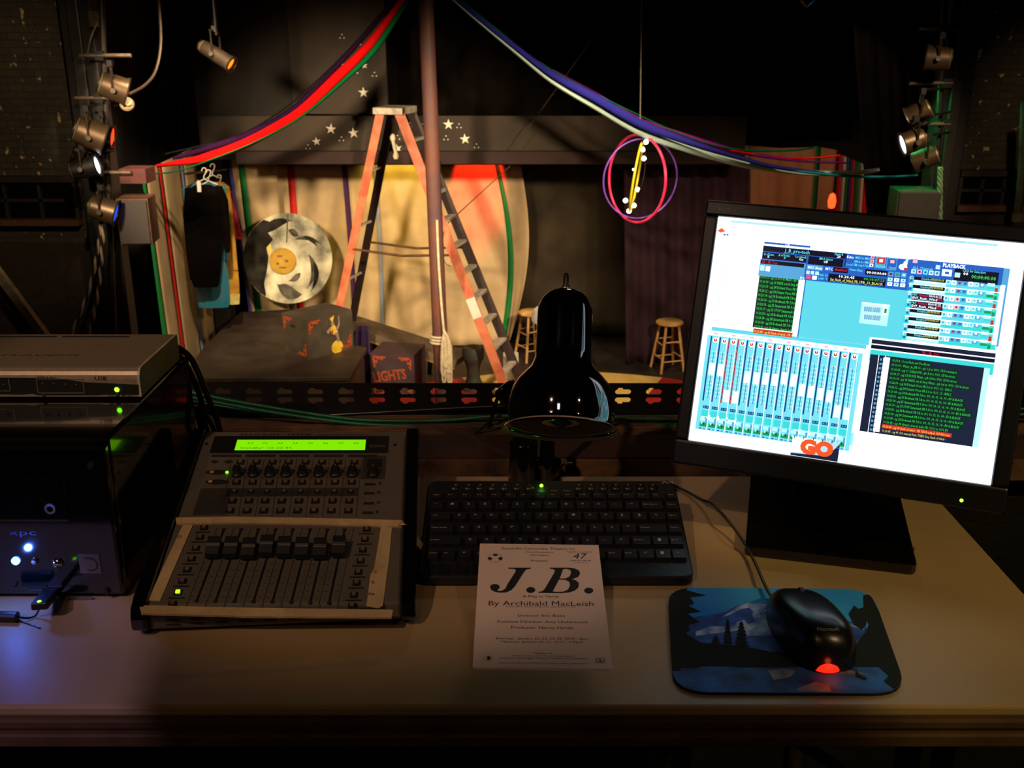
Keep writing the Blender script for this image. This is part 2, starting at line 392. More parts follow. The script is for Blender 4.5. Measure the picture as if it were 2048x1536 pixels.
e = Py(390, 0, YB); b.b2((Py(380, 100, YB).x, YB+.04, Py(400, 320, YB).z), (p0.x-.01, YB+.12, p0.z), mat('flat_black_dark', (34, 28, 21), .85, 0, .3, 1.5))
for a_ in ((680, 125, 8, .3), (729, 131, 7, .1), (727, 185, 11, 0)): star(b, a_[0], a_[1], a_[2], YB, a_[3])
for a_ in ((684, 73), (717, 86), (711, 143), (749, 149)): dots(b, a_[0], a_[1], YB)
tag(b.build('starred_flat'), 'tall black scenery flat with white painted stars at upper left', 'scenery flat')
b = MB(); p0 = Py(400, 232, YB-.08); p1 = Py(1490, 302, YB-.08); Y2 = YB-.08
b.b2((p0.x, Y2, p1.z), (p1.x, YB-.005, p0.z), flatm)
for a_ in ((633, 283, 9, .1), (662, 258, 11, -.1), (707, 266, 11, .1), (795, 297, 10, .2), (897, 249, 11, 0), (930, 278, 11, .1)): star(b, a_[0], a_[1], a_[2], Y2, a_[3])
for a_ in ((616, 294), (683, 278), (780, 292), (795, 275), (845, 252), (918, 252), (892, 276), (953, 292), (820, 250)): dots(b, a_[0], a_[1], Y2)
root = b.build('starred_header'); tag(root, 'long dark header board with white stars above the cream backdrop', 'scenery board')
beamm = mat('beam_brown', (44, 22, 18), .8, 0, .2, 3)
b = MB(); p0 = Py(470, 303, YB-.2); p1 = Py(1490, 329, YB-.2)
b.b2((p0.x, YB-.2, p1.z), (p1.x, YB-.085, p0.z), beamm)
tag(b.build('header_beam', bevel=.01), 'dark brown beam running under the starred header board', 'beam')

# ================================================================ STAGE PROPS
# circus ring painted mat on the floor
b = MB(); rc = Vector((.6, 8.68)); R = 3.2; ry = mat('ring_yellow', (225, 195, 110), .6, var=.05); rr_ = mat('ring_red', (165, 30, 28), .6, var=.08)
secs = [0, 42, 68, 86, 100, 112, 128, 146, 180, 220, 260, 300, 330, 360]
tab = [rr_, rr_, ry, rr_, ry, rr_, rr_, ry, rr_, ry, rr_, ry, rr_]
tab[1] = rr_
for k in range(len(secs)-1):
    a0, a1 = math.radians(secs[k]), math.radians(secs[k+1]); pts = [(rc.x, rc.y)]
    for j in range(9): a_ = lerp(a0, a1, j/8); pts.append((rc.x+R*math.cos(a_), rc.y+R*math.sin(a_)))
    b.prism(pts, STG, STG+.012, tab[k])
tag(b.build('circus_ring_mat'), 'round floor mat in yellow and red sectors beyond the slotted rail', 'floor mat')

# platform
ZP = STG+.6; plat = mat('platform_paint', (62, 50, 40), .6, 0, .3, 3, .2, 12); platf = mat('platform_front_paint', (84, 66, 50), .6, 0, .2, 3)
th = thing('stage_platform', 'low black stage platform carrying crate and painted disc', 'platform', (-3, 11, STG))
fl, frr = Pz(366, 757, ZP), Pz(700, 753, ZP)
top = [fl, frr, Vector((-1.62, 10.95, ZP)), Vector((-2.02, 11.25, ZP)), Vector((-2.62, 11.5, ZP)), Vector((-2.66, 12.66, ZP)), Pz(480, 624, ZP), Pz(410, 690, ZP)]
b = MB(); b.hexa(top, [Vector((v.x, v.y, ZP-.05)) for v in top], plat); b.build('platform_top', th, bevel=.006)
b = MB(); inn = [Vector((lerp(v.x, -2.9, .03), lerp(v.y, 11.2, .03), ZP-.05)) for v in top]
b.hexa(inn, [Vector((v.x, v.y, STG+.0125)) for v in inn], platf); b.build('platform_skirt', th)
# painted crates
orng = mat('orange_paint', (168, 70, 26), .7, var=.15); crm = mat('crate_grey', (70, 62, 50), .7, 0, .2, 6); gold = mat('gold_paint', (225, 190, 60), .5, var=.15); lav = mat('pale_paint', (150, 130, 120), .7)
def crate_deco(b, Fm, W_, H_, corners=(0, 1, 2, 3)):
    for c in corners:
        sx = 1 if c in (0, 3) else -1; sy = 1 if c in (0, 1) else -1
        ox = .03 if sx > 0 else W_-.03; oy = .03 if sy > 0 else H_-.03
        for (dx, dy, ww, hh) in ((0, 0, .15, .018), (0, 0, .018, .14), (.04, .02, .06, .014), (.10, .012, .02, .03), (.02, .05, .03, .03), (.0, .10, .03, .02)):
            x0, y0 = ox+sx*dx, oy+sy*dy; x1, y1 = x0+sx*ww, y0+sy*hh
            b.box(((x0+x1)/2, (y0+y1)/2, .002), (abs(x1-x0), abs(y1-y0), .004), orng, Fm.M @ Matrix.Translation((0, 0, 0)))
pf, pr, pl = Vector((-2.184, 10.49, ZP)), Vector((-1.76, 10.92, ZP)), Vector((-2.51, 10.80, ZP))
pk = pr+pl-pf; up = Vector((0, 0, .445))
th = thing('painted_crate', 'dark crate painted with a juggler and orange corners on the platform', 'crate', pf+(pk-pf)/2)
b = MB(); b.hexa([p+up for p in (pf, pr, pk, pl)], [p.copy() for p in (pf, pr, pk, pl)], crm)
Fr = Frame(pf, pr-pf, Vector((0, 0, 1))); wr = (pr-pf).length
Fl = Frame(pl, pf-pl, Vector((0, 0, 1))); wl = (pf-pl).length
crate_deco(b, Fr, wr, .445, (1, 3)); crate_deco(b, Fl, wl, .445, (1, 3)); b.build('crate_box', th)
b = MB(Fr.M)   # painted juggler figure: hat, body, arms, legs
b.flat([(.30, .40), (.335, .34), (.36, .43)], .004, gold); b.flat(ellipse(.335, .335, .022, .026, 10), .004, lav)
b.flat([(.29, .30), (.36, .32), (.40, .24), (.33, .22)], .004, gold); b.flat([(.25, .27), (.31, .31), (.31, .28), (.27, .23)], .0045, lav)
b.flat([(.37, .27), (.41, .32), (.41, .41), (.425, .41), (.43, .31), (.39, .25)], .004, lav)
b.flat([(.33, .22), (.40, .24), (.42, .12), (.385, .12), (.375, .2)], .0045, lav); b.flat([(.30, .24), (.335, .28), (.34, .23)], .0045, orng)
b.flat(ellipse(.38, .065, .075, .075, 24), .003, gold)
b.build('painted_juggler', th)
for k, hx in enumerate((.2,)):
    b = MB(Fl.M); b.flat(ellipse(hx, .33, .05, .015, 12), .002, dgrey); b.build('hand_hole', th)
# LIGHTS crate
q0 = Py(744, 790, 11.0); q0.z = STG; q1 = Vector((q0.x+.50, q0.y-.1, STG)); dp = Vector((.09, .45, 0)); Hq = .52
th = thing('lights_crate', 'dark crate with orange painted word LIGHTS on stage floor', 'crate', (q0+q1+dp)/2)
crq = mat('crate_plum', (62, 44, 52), .7, 0, .2, 6)
b = MB(); ring = [q0, q1, q1+dp, q0+dp]; b.hexa([p+Vector((0, 0, Hq)) for p in ring], [p.copy() for p in ring], crq)
Fq = Frame(q0, q1-q0, Vector((0, 0, 1))); crate_deco(b, Fq, (q1-q0).length, Hq); b.build('crate_box', th)
b = MB(Fq.M @ Matrix.Rotation(math.radians(10), 4, 'Z')); b.text('LIGHTS', .07, .17, .003, .39, .12, orng, off=.025); b.build('painted_word', th)
# purple cloth draped off the platform edge
pc = mat('purple_cloth', (50, 28, 78), .85, 0, .25, 5)
drape('purple_cloth', [(712, 702, pc), (738, 745, pc)], lambda x: 652, lambda x: 790, lambda x: 11.4, 'purple cloth hanging between platform and LIGHTS crate', 'cloth', amp=.03, per=14, nv=10, sub_=3)
# teeter board with trestle
pm = mat('plank_grey', (92, 78, 60), .7, 0, .2, 5); edge = mat('plank_edge_yellow', (150, 120, 60), .7)
A, B_ = Py(700, 640, 11.95), Py(925, 712, 11.55); d = (B_-A).normalized(); side = Vector((.05, 1, 0)); side = (side-d*side.dot(d)).normalized()*.24; upv = side.cross(d).normalized(); upv = upv if upv.z > 0 else -upv
th = thing('seesaw_plank', 'long grey plank sloping down from crate toward the pole', 'plank', Vector(((A.x+B_.x)/2, (A.y+B_.y)/2, STG)))
b = MB(); b.hexa([A-side, B_-side, B_+side, A+side], [p-upv*.09 for p in (A-side, B_-side, B_+side, A+side)], pm); b.build('board', th, bevel=.004)
b = MB(); b.hexa([A-side-upv*.09, B_-side-upv*.09, B_-side*.96-upv*.09, A-side*.96-upv*.09], [p-upv*.02 for p in (A-side-upv*.09, B_-side-upv*.09, B_-side*.96-upv*.09, A-side*.96-upv*.09)], edge); b.build('edge_strip', th)
for (px, s_) in ((855, -.8), (855, .8), (738, -.8), (738, .8)):
    c = Py(px, 690, 11.7); t_ = (c.x-A.x)/(B_.x-A.x); q = A.lerp(B_, t_)+side*s_-upv*.09
    b = MB(); b.tube([q, Vector((q.x-.03, q.y, STG))], .028, dsteel); b.build('leg', th)
# urn pedestal
c = Py(947, 770, 11.25); um = mat('urn_grey', (62, 60, 54), .7, 0, .15, 8); hh = Py(947, 694, 11.25).z-STG
b = MB(Matrix.Translation((c.x, 11.25, STG)))
b.lathe([(.0, hh), (.11, hh), (.125, hh-.03), (.125, hh-.12), (.12, hh-.14), (.10, hh-.17), (.075, hh-.25), (.075, .16), (.1, .08), (.14, .04), (.14, 0), (0, 0)], um)
tag(b.build('urn_pedestal'), 'short dark grey waisted pedestal right of the pole', 'pedestal')
# white box
a, c = Py(1003, 770, 11.6), Py(1037, 730, 11.6)
b = MB(); x0, x1 = a.x, c.x; b.b2((x0+.02, 11.55, STG+.012), (x1, 11.85, STG+.27), white)
tag(b.build('white_box', bevel=.008), 'small white box on stage floor at foot of the ladder', 'box')
# disc prop
dc = Py(576, 517, 12.35); k = ppm(dc); rd = 90*k
Fd = Frame(dc, (1, .12, 0), (0, .2, 1))
dg = mat('disc_silver', (205, 202, 170), .7, 0, .3, 4.2, .3, 14, col2=(100, 100, 84)); dkp = mat('disc_dark_paint', (18, 16, 14), .8, 0, .2, 7, col2=(44, 42, 36), spec=.1); mid = mat('disc_mid_paint', (44, 43, 38), .8, 0, .2, 9, col2=(92, 90, 78), spec=.1)
th = thing('painted_disc', 'large round disc painted with grey swirls leaning behind platform', 'disc', (dc.x, 12.35, ZP))
b = MB(Fd.M); n = 56
b.prism([(rd*.97*math.cos(2*PI*i/n), rd*math.sin(2*PI*i/n)) for i in range(n)], -.03, 0, dg)
arc = [(-.97*rd*math.cos(t), rd*math.sin(t)*.99) for t in [lerp(-.98, 1.05, i/16) for i in range(17)]]
inner = [(-.36*rd, .82*rd), (-.42*rd, .6*rd), (-.30*rd, .42*rd), (-.46*rd, .25*rd), (-.42*rd, .05*rd), (-.46*rd, -.2*rd), (-.55*rd, -.55*rd), (-.52*rd, -.78*rd)]
b.flat(arc+inner, .003, dkp)
def swirl(a0, a1, r0, r1, wd, mt, lay):
    o_, i_ = [], []
    for j in range(15):
        t = j/14; a_ = lerp(a0, a1, t); r_ = lerp(r0, r1, t); w_ = wd*math.sin(PI*min(1, t*1.05+.02))+.004
        o_.append(((r_+w_)*math.cos(a_)*.97, (r_+w_)*math.sin(a_))); i_.append(((r_-w_)*math.cos(a_)*.97, (r_-w_)*math.sin(a_)))
    b.flat(o_+i_[::-1], lay, mt)
swirl(2.35, 1.40, rd*.76, rd*.84, rd*.10, dkp, .004); swirl(1.15, .35, rd*.46, rd*.82, rd*.05, mid, .0041); swirl(.15, -1.05, rd*.48, rd*.78, rd*.06, mid, .0042)
swirl(-1.25, -2.05, rd*.84, rd*.62, rd*.15, mid, .0043); swirl(-.15, -1.0, rd*.60, rd*.88, rd*.05, dkp, .0045); swirl(.9, .35, rd*.62, rd*.72, rd*.03, dkp, .0046); swirl(-.9, -1.6, rd*.42, rd*.50, rd*.06, mid, .00465)
swirl(1.5, 1.05, rd*.62, rd*.55, rd*.07, mid, .00462); swirl(2.9, 2.4, rd*.42, rd*.5, rd*.05, gold, .00468)
b.flat([(.03*rd, .97*rd), (.06*rd, .95*rd), (.0*rd, .35*rd), (-.02*rd, .35*rd)], .0047, mid)
disc = b.build('disc_face', th)
h = Fd.L(566, 522); b = MB(Fd.M @ Matrix.Translation(h)); yl = mat('hub_yellow', (178, 142, 40), .8, 0, .12, 12)
b.lathe([(0, .05), (.8*26*k, .05), (26*k, .03), (26*k, 0)], yl, n=28)
b.build('hub', th)
b = MB(Fd.M @ Matrix.Translation(h)); brn = mat('hub_marks', (110, 70, 25), .7)
for (x, y, rx, ry) in ((-.03, .06, .035, .012), (.05, .0, .022, .016), (-.06, -.03, .02, .014), (.0, -.08, .05, .01)): b.flat(ellipse(x, y, rx, ry, 12), .052, brn)
b.build('painted_face', th)

# pole and its rope
pm2 = mat('rusty_pole', (112, 68, 48), .6, 0, .35, 3, .3, 20, col2=(86, 62, 68))
b = MB(); t0, t1 = Py(848, -80, 10.5), Py(886, 800, 10.5); t1.z = STG
b.tube([t0, t1], [.072, .082], pm2, n=20); tag(b.build('tent_pole'), 'tall rusty brown wooden pole standing at centre stage', 'pole')
rp = mat('white_rope', (225, 212, 180), .8, 0, .15, 20, .3, 60)
th = thing('rope_hank', 'white rope tied around the pole with its coil hanging down', 'rope', Py(890, 770, 10.4))
b = MB(); b.tube(smoothpath([Py(874, 440, 10.42), Py(877, 520, 10.41), Py(883, 610, 10.4), Py(888, 665, 10.38)]), .014, rp); b.build('rope_line', th)
for yy in (671, 677, 683):
    b = MB(); cc = Py(879, yy, 10.5); b.tube([cc+Vector((.094*math.cos(a_), .094*math.sin(a_), 0)) for a_ in [2*PI*i/20 for i in range(21)]], .014, rp, caps=False); b.build('rope_wrap', th)
for i in range(9):
    x = 884+i*2.0; ln = random.choice((735, 745, 752, 765, 740)); w_ = 3+random.random()*3
    b = MB(); b.tube(smoothpath([Py(889, 662, 10.37), Py(x, 690, 10.36+.01*(i % 3)), Py(x-1, ln-12, 10.36), Py(x+w_*.5, ln, 10.35), Py(x+w_, ln-14, 10.36), Py(x+2, 690, 10.37)]), .012, rp, n=6); b.build('rope_loop', th)

# step ladder
lo = mat('orange_fibreglass', (208, 122, 84), .6, 0, .2, 7, .2, 30, col2=(176, 84, 54)); ldk = mat('ladder_dark_rail', (44, 26, 20), .6); lal = mat('ladder_aluminium', (205, 195, 180), .5, .1)
T = Py(790, 214, 11.45); FR = Vector((.05, 11.1, STG+.012)); FL = Vector((-2.16, 11.78, STG))
dep = Vector((.12, .42, 0))
th = thing('step_ladder', 'tall orange step ladder standing open behind the pole', 'ladder', (T.x, 11.45, STG))
def beam(b, p, q, wx, wy, mt, xd=Vector((1, 0, 0))):
    d_ = (q-p).normalized(); s_ = (xd-d_*xd.dot(d_)).normalized(); t_ = d_.cross(s_)
    b.hexa([p+s_*wx+t_*wy, p-s_*wx+t_*wy, p-s_*wx-t_*wy, p+s_*wx-t_*wy], [q+s_*wx+t_*wy, q-s_*wx+t_*wy, q-s_*wx-t_*wy, q+s_*wx-t_*wy], mt)
tp = Vector((.11, -.03, -.05)); tm = Vector((-.10, .03, -.05))
for sgn, wid in ((-1, 0), (1, 1)):
    off_t = dep*.38*sgn; off_b = dep*.62*sgn
    rm_ = lo if sgn < 0 else ldk  # near rails orange, far rails one dark brown
    b = MB(); beam(b, T+tp+off_t, FR+off_b, .052, .018, rm_); b.build('front_rail', th)
    b = MB(); beam(b, T+tm+off_t, FL+off_b, .045, .018, rm_); b.build('rear_rail', th)
b = MB(); beam(b, T+dep*-.5+Vector((0, 0, -.03)), T+dep*.5+Vector((0, 0, -.03)), .17, .035, lal); b.build('top_cap', th, bevel=.006)
for i in range(1, 11):
    t = i/11; p = (T+tp).lerp(FR, t); hw = lerp(.38, .62, t)
    b = MB(); beam(b, p-dep*hw, p+dep*hw, .04, .016, lal); b.build('step', th)
for i in range(1, 5):
    t = i/5; p = (T+tm).lerp(FL, t); hw = lerp(.38, .62, t)
    b = MB(); beam(b, p-dep*hw, p+dep*hw, .012, .012, lal); b.build('brace', th)
sp = mat('spreader_steel', (120, 84, 52), .5, .5)
for s_ in (-1, 1):
    pr_ = (T+tp).lerp(FR, .48)+dep*.5*s_; pl_ = (T+tm).lerp(FL, .48)+dep*.5*s_
    b = MB(); mid_ = (pr_+pl_)/2+Vector((0, 0, -.045)); b.tube([pl_, mid_, pr_], .014, sp); b.build('spreader_bar', th)
b = MB(); a = Vector((FR.x-.07, FR.y-.34, STG+.02)) ; b.box(FR-dep*.62+Vector((0, 0, .04)), (.13, .06, .08), black); b.build('rubber_foot', th)
b = MB(); b.box(FR+dep*.62+Vector((0, 0, .04)), (.13, .06, .08), black); b.build('rubber_foot', th)
for s_ in (-1, 1): b = MB(); b.box(FL+dep*.62*s_+Vector((0, 0, .04)), (.11, .06, .08), black); b.build('rubber_foot', th)
b = MB(); p = (T+tp).lerp(FR, .63)-dep*.55; q = (T+tp).lerp(FR, .70)-dep*.56; beam(b, p+Vector((0, -.022, 0)), q+Vector((0, -.022, 0)), .05, .002, white); b.build('sticker', th)
# tied cloth strip inside ladder top
b = MB(); b.tube(smoothpath([Py(787, 268, 11.2), Py(786, 278, 11.2), Py(788, 290, 11.2), Py(791, 302, 11.2), Py(793, 313, 11.2)]), [.022, .028, .016, .02, .034, ]*5+[.02] if False else .02, rp)
b.tube([Py(788, 225, 11.35), Py(787, 268, 11.2)], .004, dsteel)
for (x, y) in ((786, 276), (792, 312)): b.lathe([(0, -.035), (.025, -.03), (.035, 0), (.025, .03), (0, .035)], rp, Matrix.Translation(Py(x, y, 11.2)), n=10)
tag(b.build('bone_prop'), 'pale bone shaped prop dangling inside the ladder top', 'prop')

# stools
pine = mat('pine', (222, 176, 106), .5, 0, .12, 8)
def stool(px, py, Y, label, H=.62, rot=0.3):
    c = Py(px, py, Y); c.z = STG
    th = thing('bar_stool', label, 'stool', c, 'pine stools on stage')
    T_ = Matrix.Translation(c)
    b = MB(T_); b.lathe([(0, H), (.15, H), (.165, H-.01), (.165, H-.03), (.15, H-.038), (0, H-.038)], pine, n=32); b.build('seat', th)
    L_ = []
    for i in range(4):
        a_ = rot+i*PI/2+PI/4; p = Vector((.115*math.cos(a_), .115*math.sin(a_), H-.035)); q = Vector((.215*math.cos(a_), .215*math.sin(a_), 0)); L_.append((p, q))
        b = MB(T_); b.tube([p, q], [.017, .017], pine, n=12); b.build('leg', th)
    for i in range(4):
        for t in ((.42 if i % 2 else .36), (.70 if i % 2 else .76)):
            p = L_[i][0].lerp(L_[i][1], t); q = L_[(i+1) % 4][0].lerp(L_[(i+1) % 4][1], t)
            b = MB(T_); b.tube([p, q], .010, pine, n=8); b.build('rung', th)
    return th
stool(1335, 726, 12.0, 'pine stool in front of the purple curtain')
stool(1062, 708, 12.45, 'pine stool half hidden behind the desk lamp', rot=.5)
# white round pedestal prop behind the lamp
c = Py(1122, 735, 11.7); b = MB(Matrix.Translation((c.x, 11.7, STG)))
hz = Py(1122, 620, 11.7).z-STG
b.lathe([(0, hz-.04), (.25, hz-.02), (.33, hz-.0), (.36, hz-.06), (.36, hz-.12), (.30, hz-.17), (.12, hz-.22), (.09, .3), (.12, .15), (.33, .07), (.36, .04), (.36, 0), (0, 0)], mat('white_prop_paint', (190, 195, 200), .5, var=.05), n=40)
tag(b.build('white_pedestal'), 'white round topped pedestal hidden behind the black desk lamp', 'pedestal')

# hoop mobile
th = thing('hoop_mobile', 'hanging mobile of purple, pink and yellow hoops with lit bulbs', 'mobile', Py(1282, 440, 10.2))
hc = Py(1281, 357, 10.2); k = ppm(hc)
def hoop(cx, cy, rx, ry, rot, r, mt, tiltfar=1):
    b = MB(); c_ = Py(cx, cy, 10.2); pts = []
    R_ = ry*k; yaw = math.acos(min(1, rx/ry))*tiltfar
    ex = Vector((math.cos(yaw), math.sin(yaw), 0)); ez = Vector((0, 0, 1))
    for i in range(49):
        a_ = 2*PI*i/48; x, z = R_*math.cos(a_), R_*math.sin(a_)
        p = ex*x+ez*z; p = Matrix.Rotation(rot, 3, 'Y') @ p; pts.append(c_+p)
    b.tube(pts, r, mt, n=8, caps=False); b.build('hoop', th); return pts
hoop(1281, 358, 76, 79, .1, .008, mat('hoop_purple', (120, 70, 190), .3, var=.1)); hoop(1273, 358, 48, 86, .06, .013, mat('hoop_pink', (245, 50, 110), .3, var=.1), -1)
yp = hoop(1272, 355, 13, 68, .13, .012, mat('hoop_yellow', (235, 220, 40), .35, var=.1), 1)
bm = em('bulb_glow', (255, 240, 200), 9)
for (x, y) in ((1292, 284), (1286, 299), (1288, 317), (1267, 339), (1275, 379), (1251, 401), (1268, 411), (1258, 422)):
    c_ = Py(x, y, 10.12); b = MB(Matrix.Translation(c_)); rb = .024 if x != 1267 else .012
    b.lathe([(0, -rb), (rb*.7, -rb*.7), (rb, 0), (rb*.7, rb*.7), (0, rb)], bm, n=12); b.build('bulb', th)
hangc = mat('hanging_cord', (130, 125, 115), .7)
b = MB(); b.tube([Py(1284, -60, 10.2), Py(1280, 273, 10.2)], .006, hangc, n=6); b.build('hanging_cord', th)
b = MB(); b.tube(smoothpath([Py(1280, 273, 10.2), Py(1290, 300, 10.1), Py(1289, 345, 10.1), Py(1280, 378, 10.1), Py(1262, 412, 10.12)]), .004, dsteel, n=6); b.build('bulb_wire', th)
point(Py(1272, 350, 9.95), 1.6, (1, .8, .5), .03)

# swags
def ribbon(name, pts, mt, label, Yf, bow=.02):
    """pts: (px, py, width_px)"""
    b = MB(); P = smoothpath([Vector(p) for p in pts], 5); V = []; Fc = []; n = len(P)
    for i, p in enumerate(P):
        t = (P[min(i+1, n-1)]-P[max(i-1, 0)]); L_ = math.hypot(t.x, t.y); nx, ny = -t.y/L_, t.x/L_
        if ny > 0: nx, ny = -nx, -ny
        Y = Yf(i/(n-1)); w_ = p.z/2
        for j, s_ in enumerate((-1, -.5, 0, .5, 1)): V.append(Py(p.x-nx*w_*s_, p.y-ny*w_*s_, Y-bow*(1-s_*s_)))
    for i in range(n-1):
        for j in range(4): Fc.append((i*5+j, i*5+j+1, i*5+j+6, i*5+j+5))
    b.add(V, Fc, mt, True); return tag(b.build(name, solid=.004), label, 'ribbon', 'ribbon swags from the pole top')
LY = lambda t: lerp(10.6, 10.2, t); RY = lambda t: lerp(10.6, 9.6, t)
rR = mat('satin_red', (225, 12, 14), .9, var=.05, spec=.1); rP = mat('satin_purple', (42, 12, 50), .9, var=.05, spec=.1); rG = mat('satin_green', (6, 110, 60), .9, var=.05, spec=.1)
rB = mat('satin_blue', (40, 40, 140), .9, var=.05, spec=.1); rW = mat('satin_white', (190, 225, 215), .9, var=.04, spec=.1); rV = mat('satin_violet', (120, 20, 130), .9, var=.05, spec=.1); rT = mat('satin_teal', (30, 150, 165), .9, var=.05, spec=.1); rK = mat('satin_dark', (26, 34, 36), .5)
ribbon('ribbon_swag', [(812, -12, 10), (740, 88, 18), (664, 164, 21), (605, 217, 24), (546, 255, 25), (473, 293, 22), (400, 318, 16), (345, 327, 9), (312, 332, 6)], rR, 'wide bright red ribbon swag at the left', LY)
ribbon('ribbon_swag', [(800, -12, 8), (725, 76, 9), (649, 158, 10), (576, 226, 12), (488, 272, 14), (400, 301, 12), (345, 317, 5)], rP, 'dark purple ribbon swag just above the red one', lambda t: LY(t)+.03)
ribbon('ribbon_swag', [(822, -12, 6), (755, 92, 12), (693, 156, 8), (605, 232, 4), (517, 281, 3), (429, 317, 3), (350, 343, 2), (290, 348, 2)], rG, 'thin green ribbon swag below the red one', lambda t: LY(t)-.03)
ribbon('ribbon_swag', [(795, -12, 3), (712, 84, 3), (636, 160, 3), (560, 224, 3), (470, 275, 3), (400, 292, 3), (330, 308, 2)], rK, 'very thin dark ribbon swag topmost at the left', lambda t: LY(t)+.05)
ribbon('ribbon_swag', [(898, -12, 6), (950, 30, 8), (1032, 95, 10), (1105, 150, 14), (1193, 198, 18), (1281, 248, 17), (1369, 281, 13), (1440, 304, 9), (1542, 332, 7), (1650, 347, 6)], rB, 'wide dark blue ribbon swag at the right', RY)
ribbon('ribbon_swag', [(902, -4, 2), (950, 38, 3), (1032, 106, 5), (1105, 163, 10), (1193, 214, 14), (1281, 264, 15), (1369, 296, 14), (1440, 317, 13), (1511, 333, 13), (1621, 346, 11), (1716, 345, 9), (1759, 339, 7)], rW, 'pale mint white ribbon swag under the dark blue one', lambda t: RY(t)-.03)
ribbon('ribbon_swag', [(1105, 139, 2), (1193, 186, 2), (1281, 238, 4), (1369, 270, 8), (1430, 290, 9), (1500, 308, 7), (1600, 322, 4), (1700, 326, 3)], rV, 'violet ribbon swag above the dark blue one', lambda t: RY(t)+.03)
ribbon('ribbon_swag', [(1500, 327, 4), (1580, 340, 5), (1680, 351, 5), (1760, 354, 5), (1836, 351, 4)], rT, 'short teal ribbon end reaching the right lighting boom', lambda t: lerp(9.85, 9.2, t))
ribbon('ribbon_swag', [(905, -14, 2), (990, 56, 3), (1100, 138, 2), (1281, 232, 2), (1400, 282, 2), (1485, 300, 3), (1580, 301, 3), (1634, 294, 3)], rG, 'hair thin green ribbon line above the violet one', lambda t: RY(t)+.05)
ribbon('ribbon_swag', [(1460, 300, 3), (1540, 313, 4), (1610, 317, 3), (1680, 311, 3)], rR, 'thin red ribbon end crossing the tan curtain', lambda t: 9.9)
def line(name, pts, r, mt, label, cat='rope', **k):
    b = MB(); b.tube(smoothpath(pts, 4) if len(pts) > 2 else pts, r, mt, n=6); return tag(b.build(name), label, cat, **k)
ctrl = mat('control_line', (70, 58, 40), .8)
line('control_line', [Py(1020, 332, 11.6), Py(896, 446, 11.2)], .006, ctrl, 'thin dark line slanting from beam to ladder rail')
line('control_line', [Py(1190, 70, 11.5), Py(1025, 300, 11.6)], .005, ctrl, 'faint dark line slanting high above the header')
line('hanging_wire', [Py(888, 462, 10.9), Py(884, 500, 10.9), Py(890, 525, 10.9), Py(902, 533, 10.95)], .004, dsteel, 'thin black wire looped beside the pole', 'wire')

# costumes on hangers
def loft(b, rows, Y, dr, mt, nf=7, am=.05):
    """rows (py, xL, xR): elliptical cross sections"""
    V = []; Fc = []; n = 28; P = []
    for i in range(len(rows)-1):
        for j in range(4): t = j/4; P.append(tuple(lerp(rows[i][q], rows[i+1][q], t) for q in range(3)))
    P.append(rows[-1])
    for (py, xl_, xr_) in P:
        c_ = Py((xl_+xr_)/2, py, Y); a_ = abs(xr_-xl_)/2*ppm(c_)
        for j in range(n):
            th_ = 2*PI*j/n; m_ = 1+am*math.cos(nf*th_)
            V.append((c_.x+a_*m_*math.cos(th_), c_.y+a_*dr*m_*math.sin(th_), c_.z))
    m = len(P)
    for i in range(m-1):
        for j in range(n): Fc.append((i*n+j, i*n+(j+1) % n, (i+1)*n+(j+1) % n, (i+1)*n+j))
    Fc += [tuple(range(n)), tuple((m-1)*n+j for j in range(n-1, -1, -1))]
    b.add(V, Fc, mt, True)
def costume(name, label, Y, body, sleeves, mt, hook, trim=None, dr=.3, extra=None):
    p = Py(body[-1][1], body[-1][0], Y)
    th = thing(name, label, 'costume', p, 'costumes on the rack')
    b = MB(); loft(b, body, Y, dr, mt); b.build('garment_body', th)
    for s_ in sleeves: b = MB(); loft(b, s_, Y-.02, .6, mt, 5, .04); b.build('sleeve', th)
    if trim: b = MB(); loft(b, trim[0], Y-.01, trim[2], trim[1], 9, .06); b.build('hem', th)
    if extra: extra(th, Y)
    x, y = hook; b = MB()
    b.tube(smoothpath([Py(x-5, y-16, Y), Py(x-2, y-22, Y), Py(x+4, y-20, Y), Py(x+3, y-12, Y), Py(x, y-6, Y), Py(x, y, Y)]), .007, white, n=6)
    b.tube([Py(x-16, y+9, Y), Py(x, y, Y), Py(x+18, y+7, Y)], .007, white, n=6); b.build('hanger', th)
    return th
cblk = mat('costume_black', (12, 9, 8), .95, 0, .2, 8, spec=.03); cblu = mat('costume_turquoise', (16, 122, 150), .6, 0, .2, 10, col2=(60, 110, 130)); cyel = mat('costume_gold', (200, 150, 52), .8, 0, .2, 8); cred = mat('costume_crimson', (150, 14, 26), .7, 0, .2, 6); cpur = mat('costume_plum', (70, 20, 70), .8); cpale = mat('costume_cuff', (225, 215, 130), .8)
def tagx(th, Y):
    b = MB(); c_ = Py(399, 384, Y-.13); b.prism([(-.02, 0), (.02, 0), (.025, .1), (0, .13), (-.02, .11)], 0, .004, white, Matrix.Translation(c_) @ Matrix.Rotation(PI/2, 4, 'X')); b.build('paper_tag', th)
costume('costume_robe', 'long black robe with paper tag, frontmost on the rack', 11.2, [(369, 392, 420), (378, 375, 440), (400, 370, 452), (450, 372, 446), (520, 376, 442), (565, 384, 438), (574, 388, 434)],
        [[(372, 430, 444), (400, 438, 456), (450, 444, 460), (495, 448, 461), (505, 452, 460)], [(376, 370, 382), (430, 366, 380), (500, 372, 386), (560, 380, 392)]], cblk, (417, 362), extra=tagx)
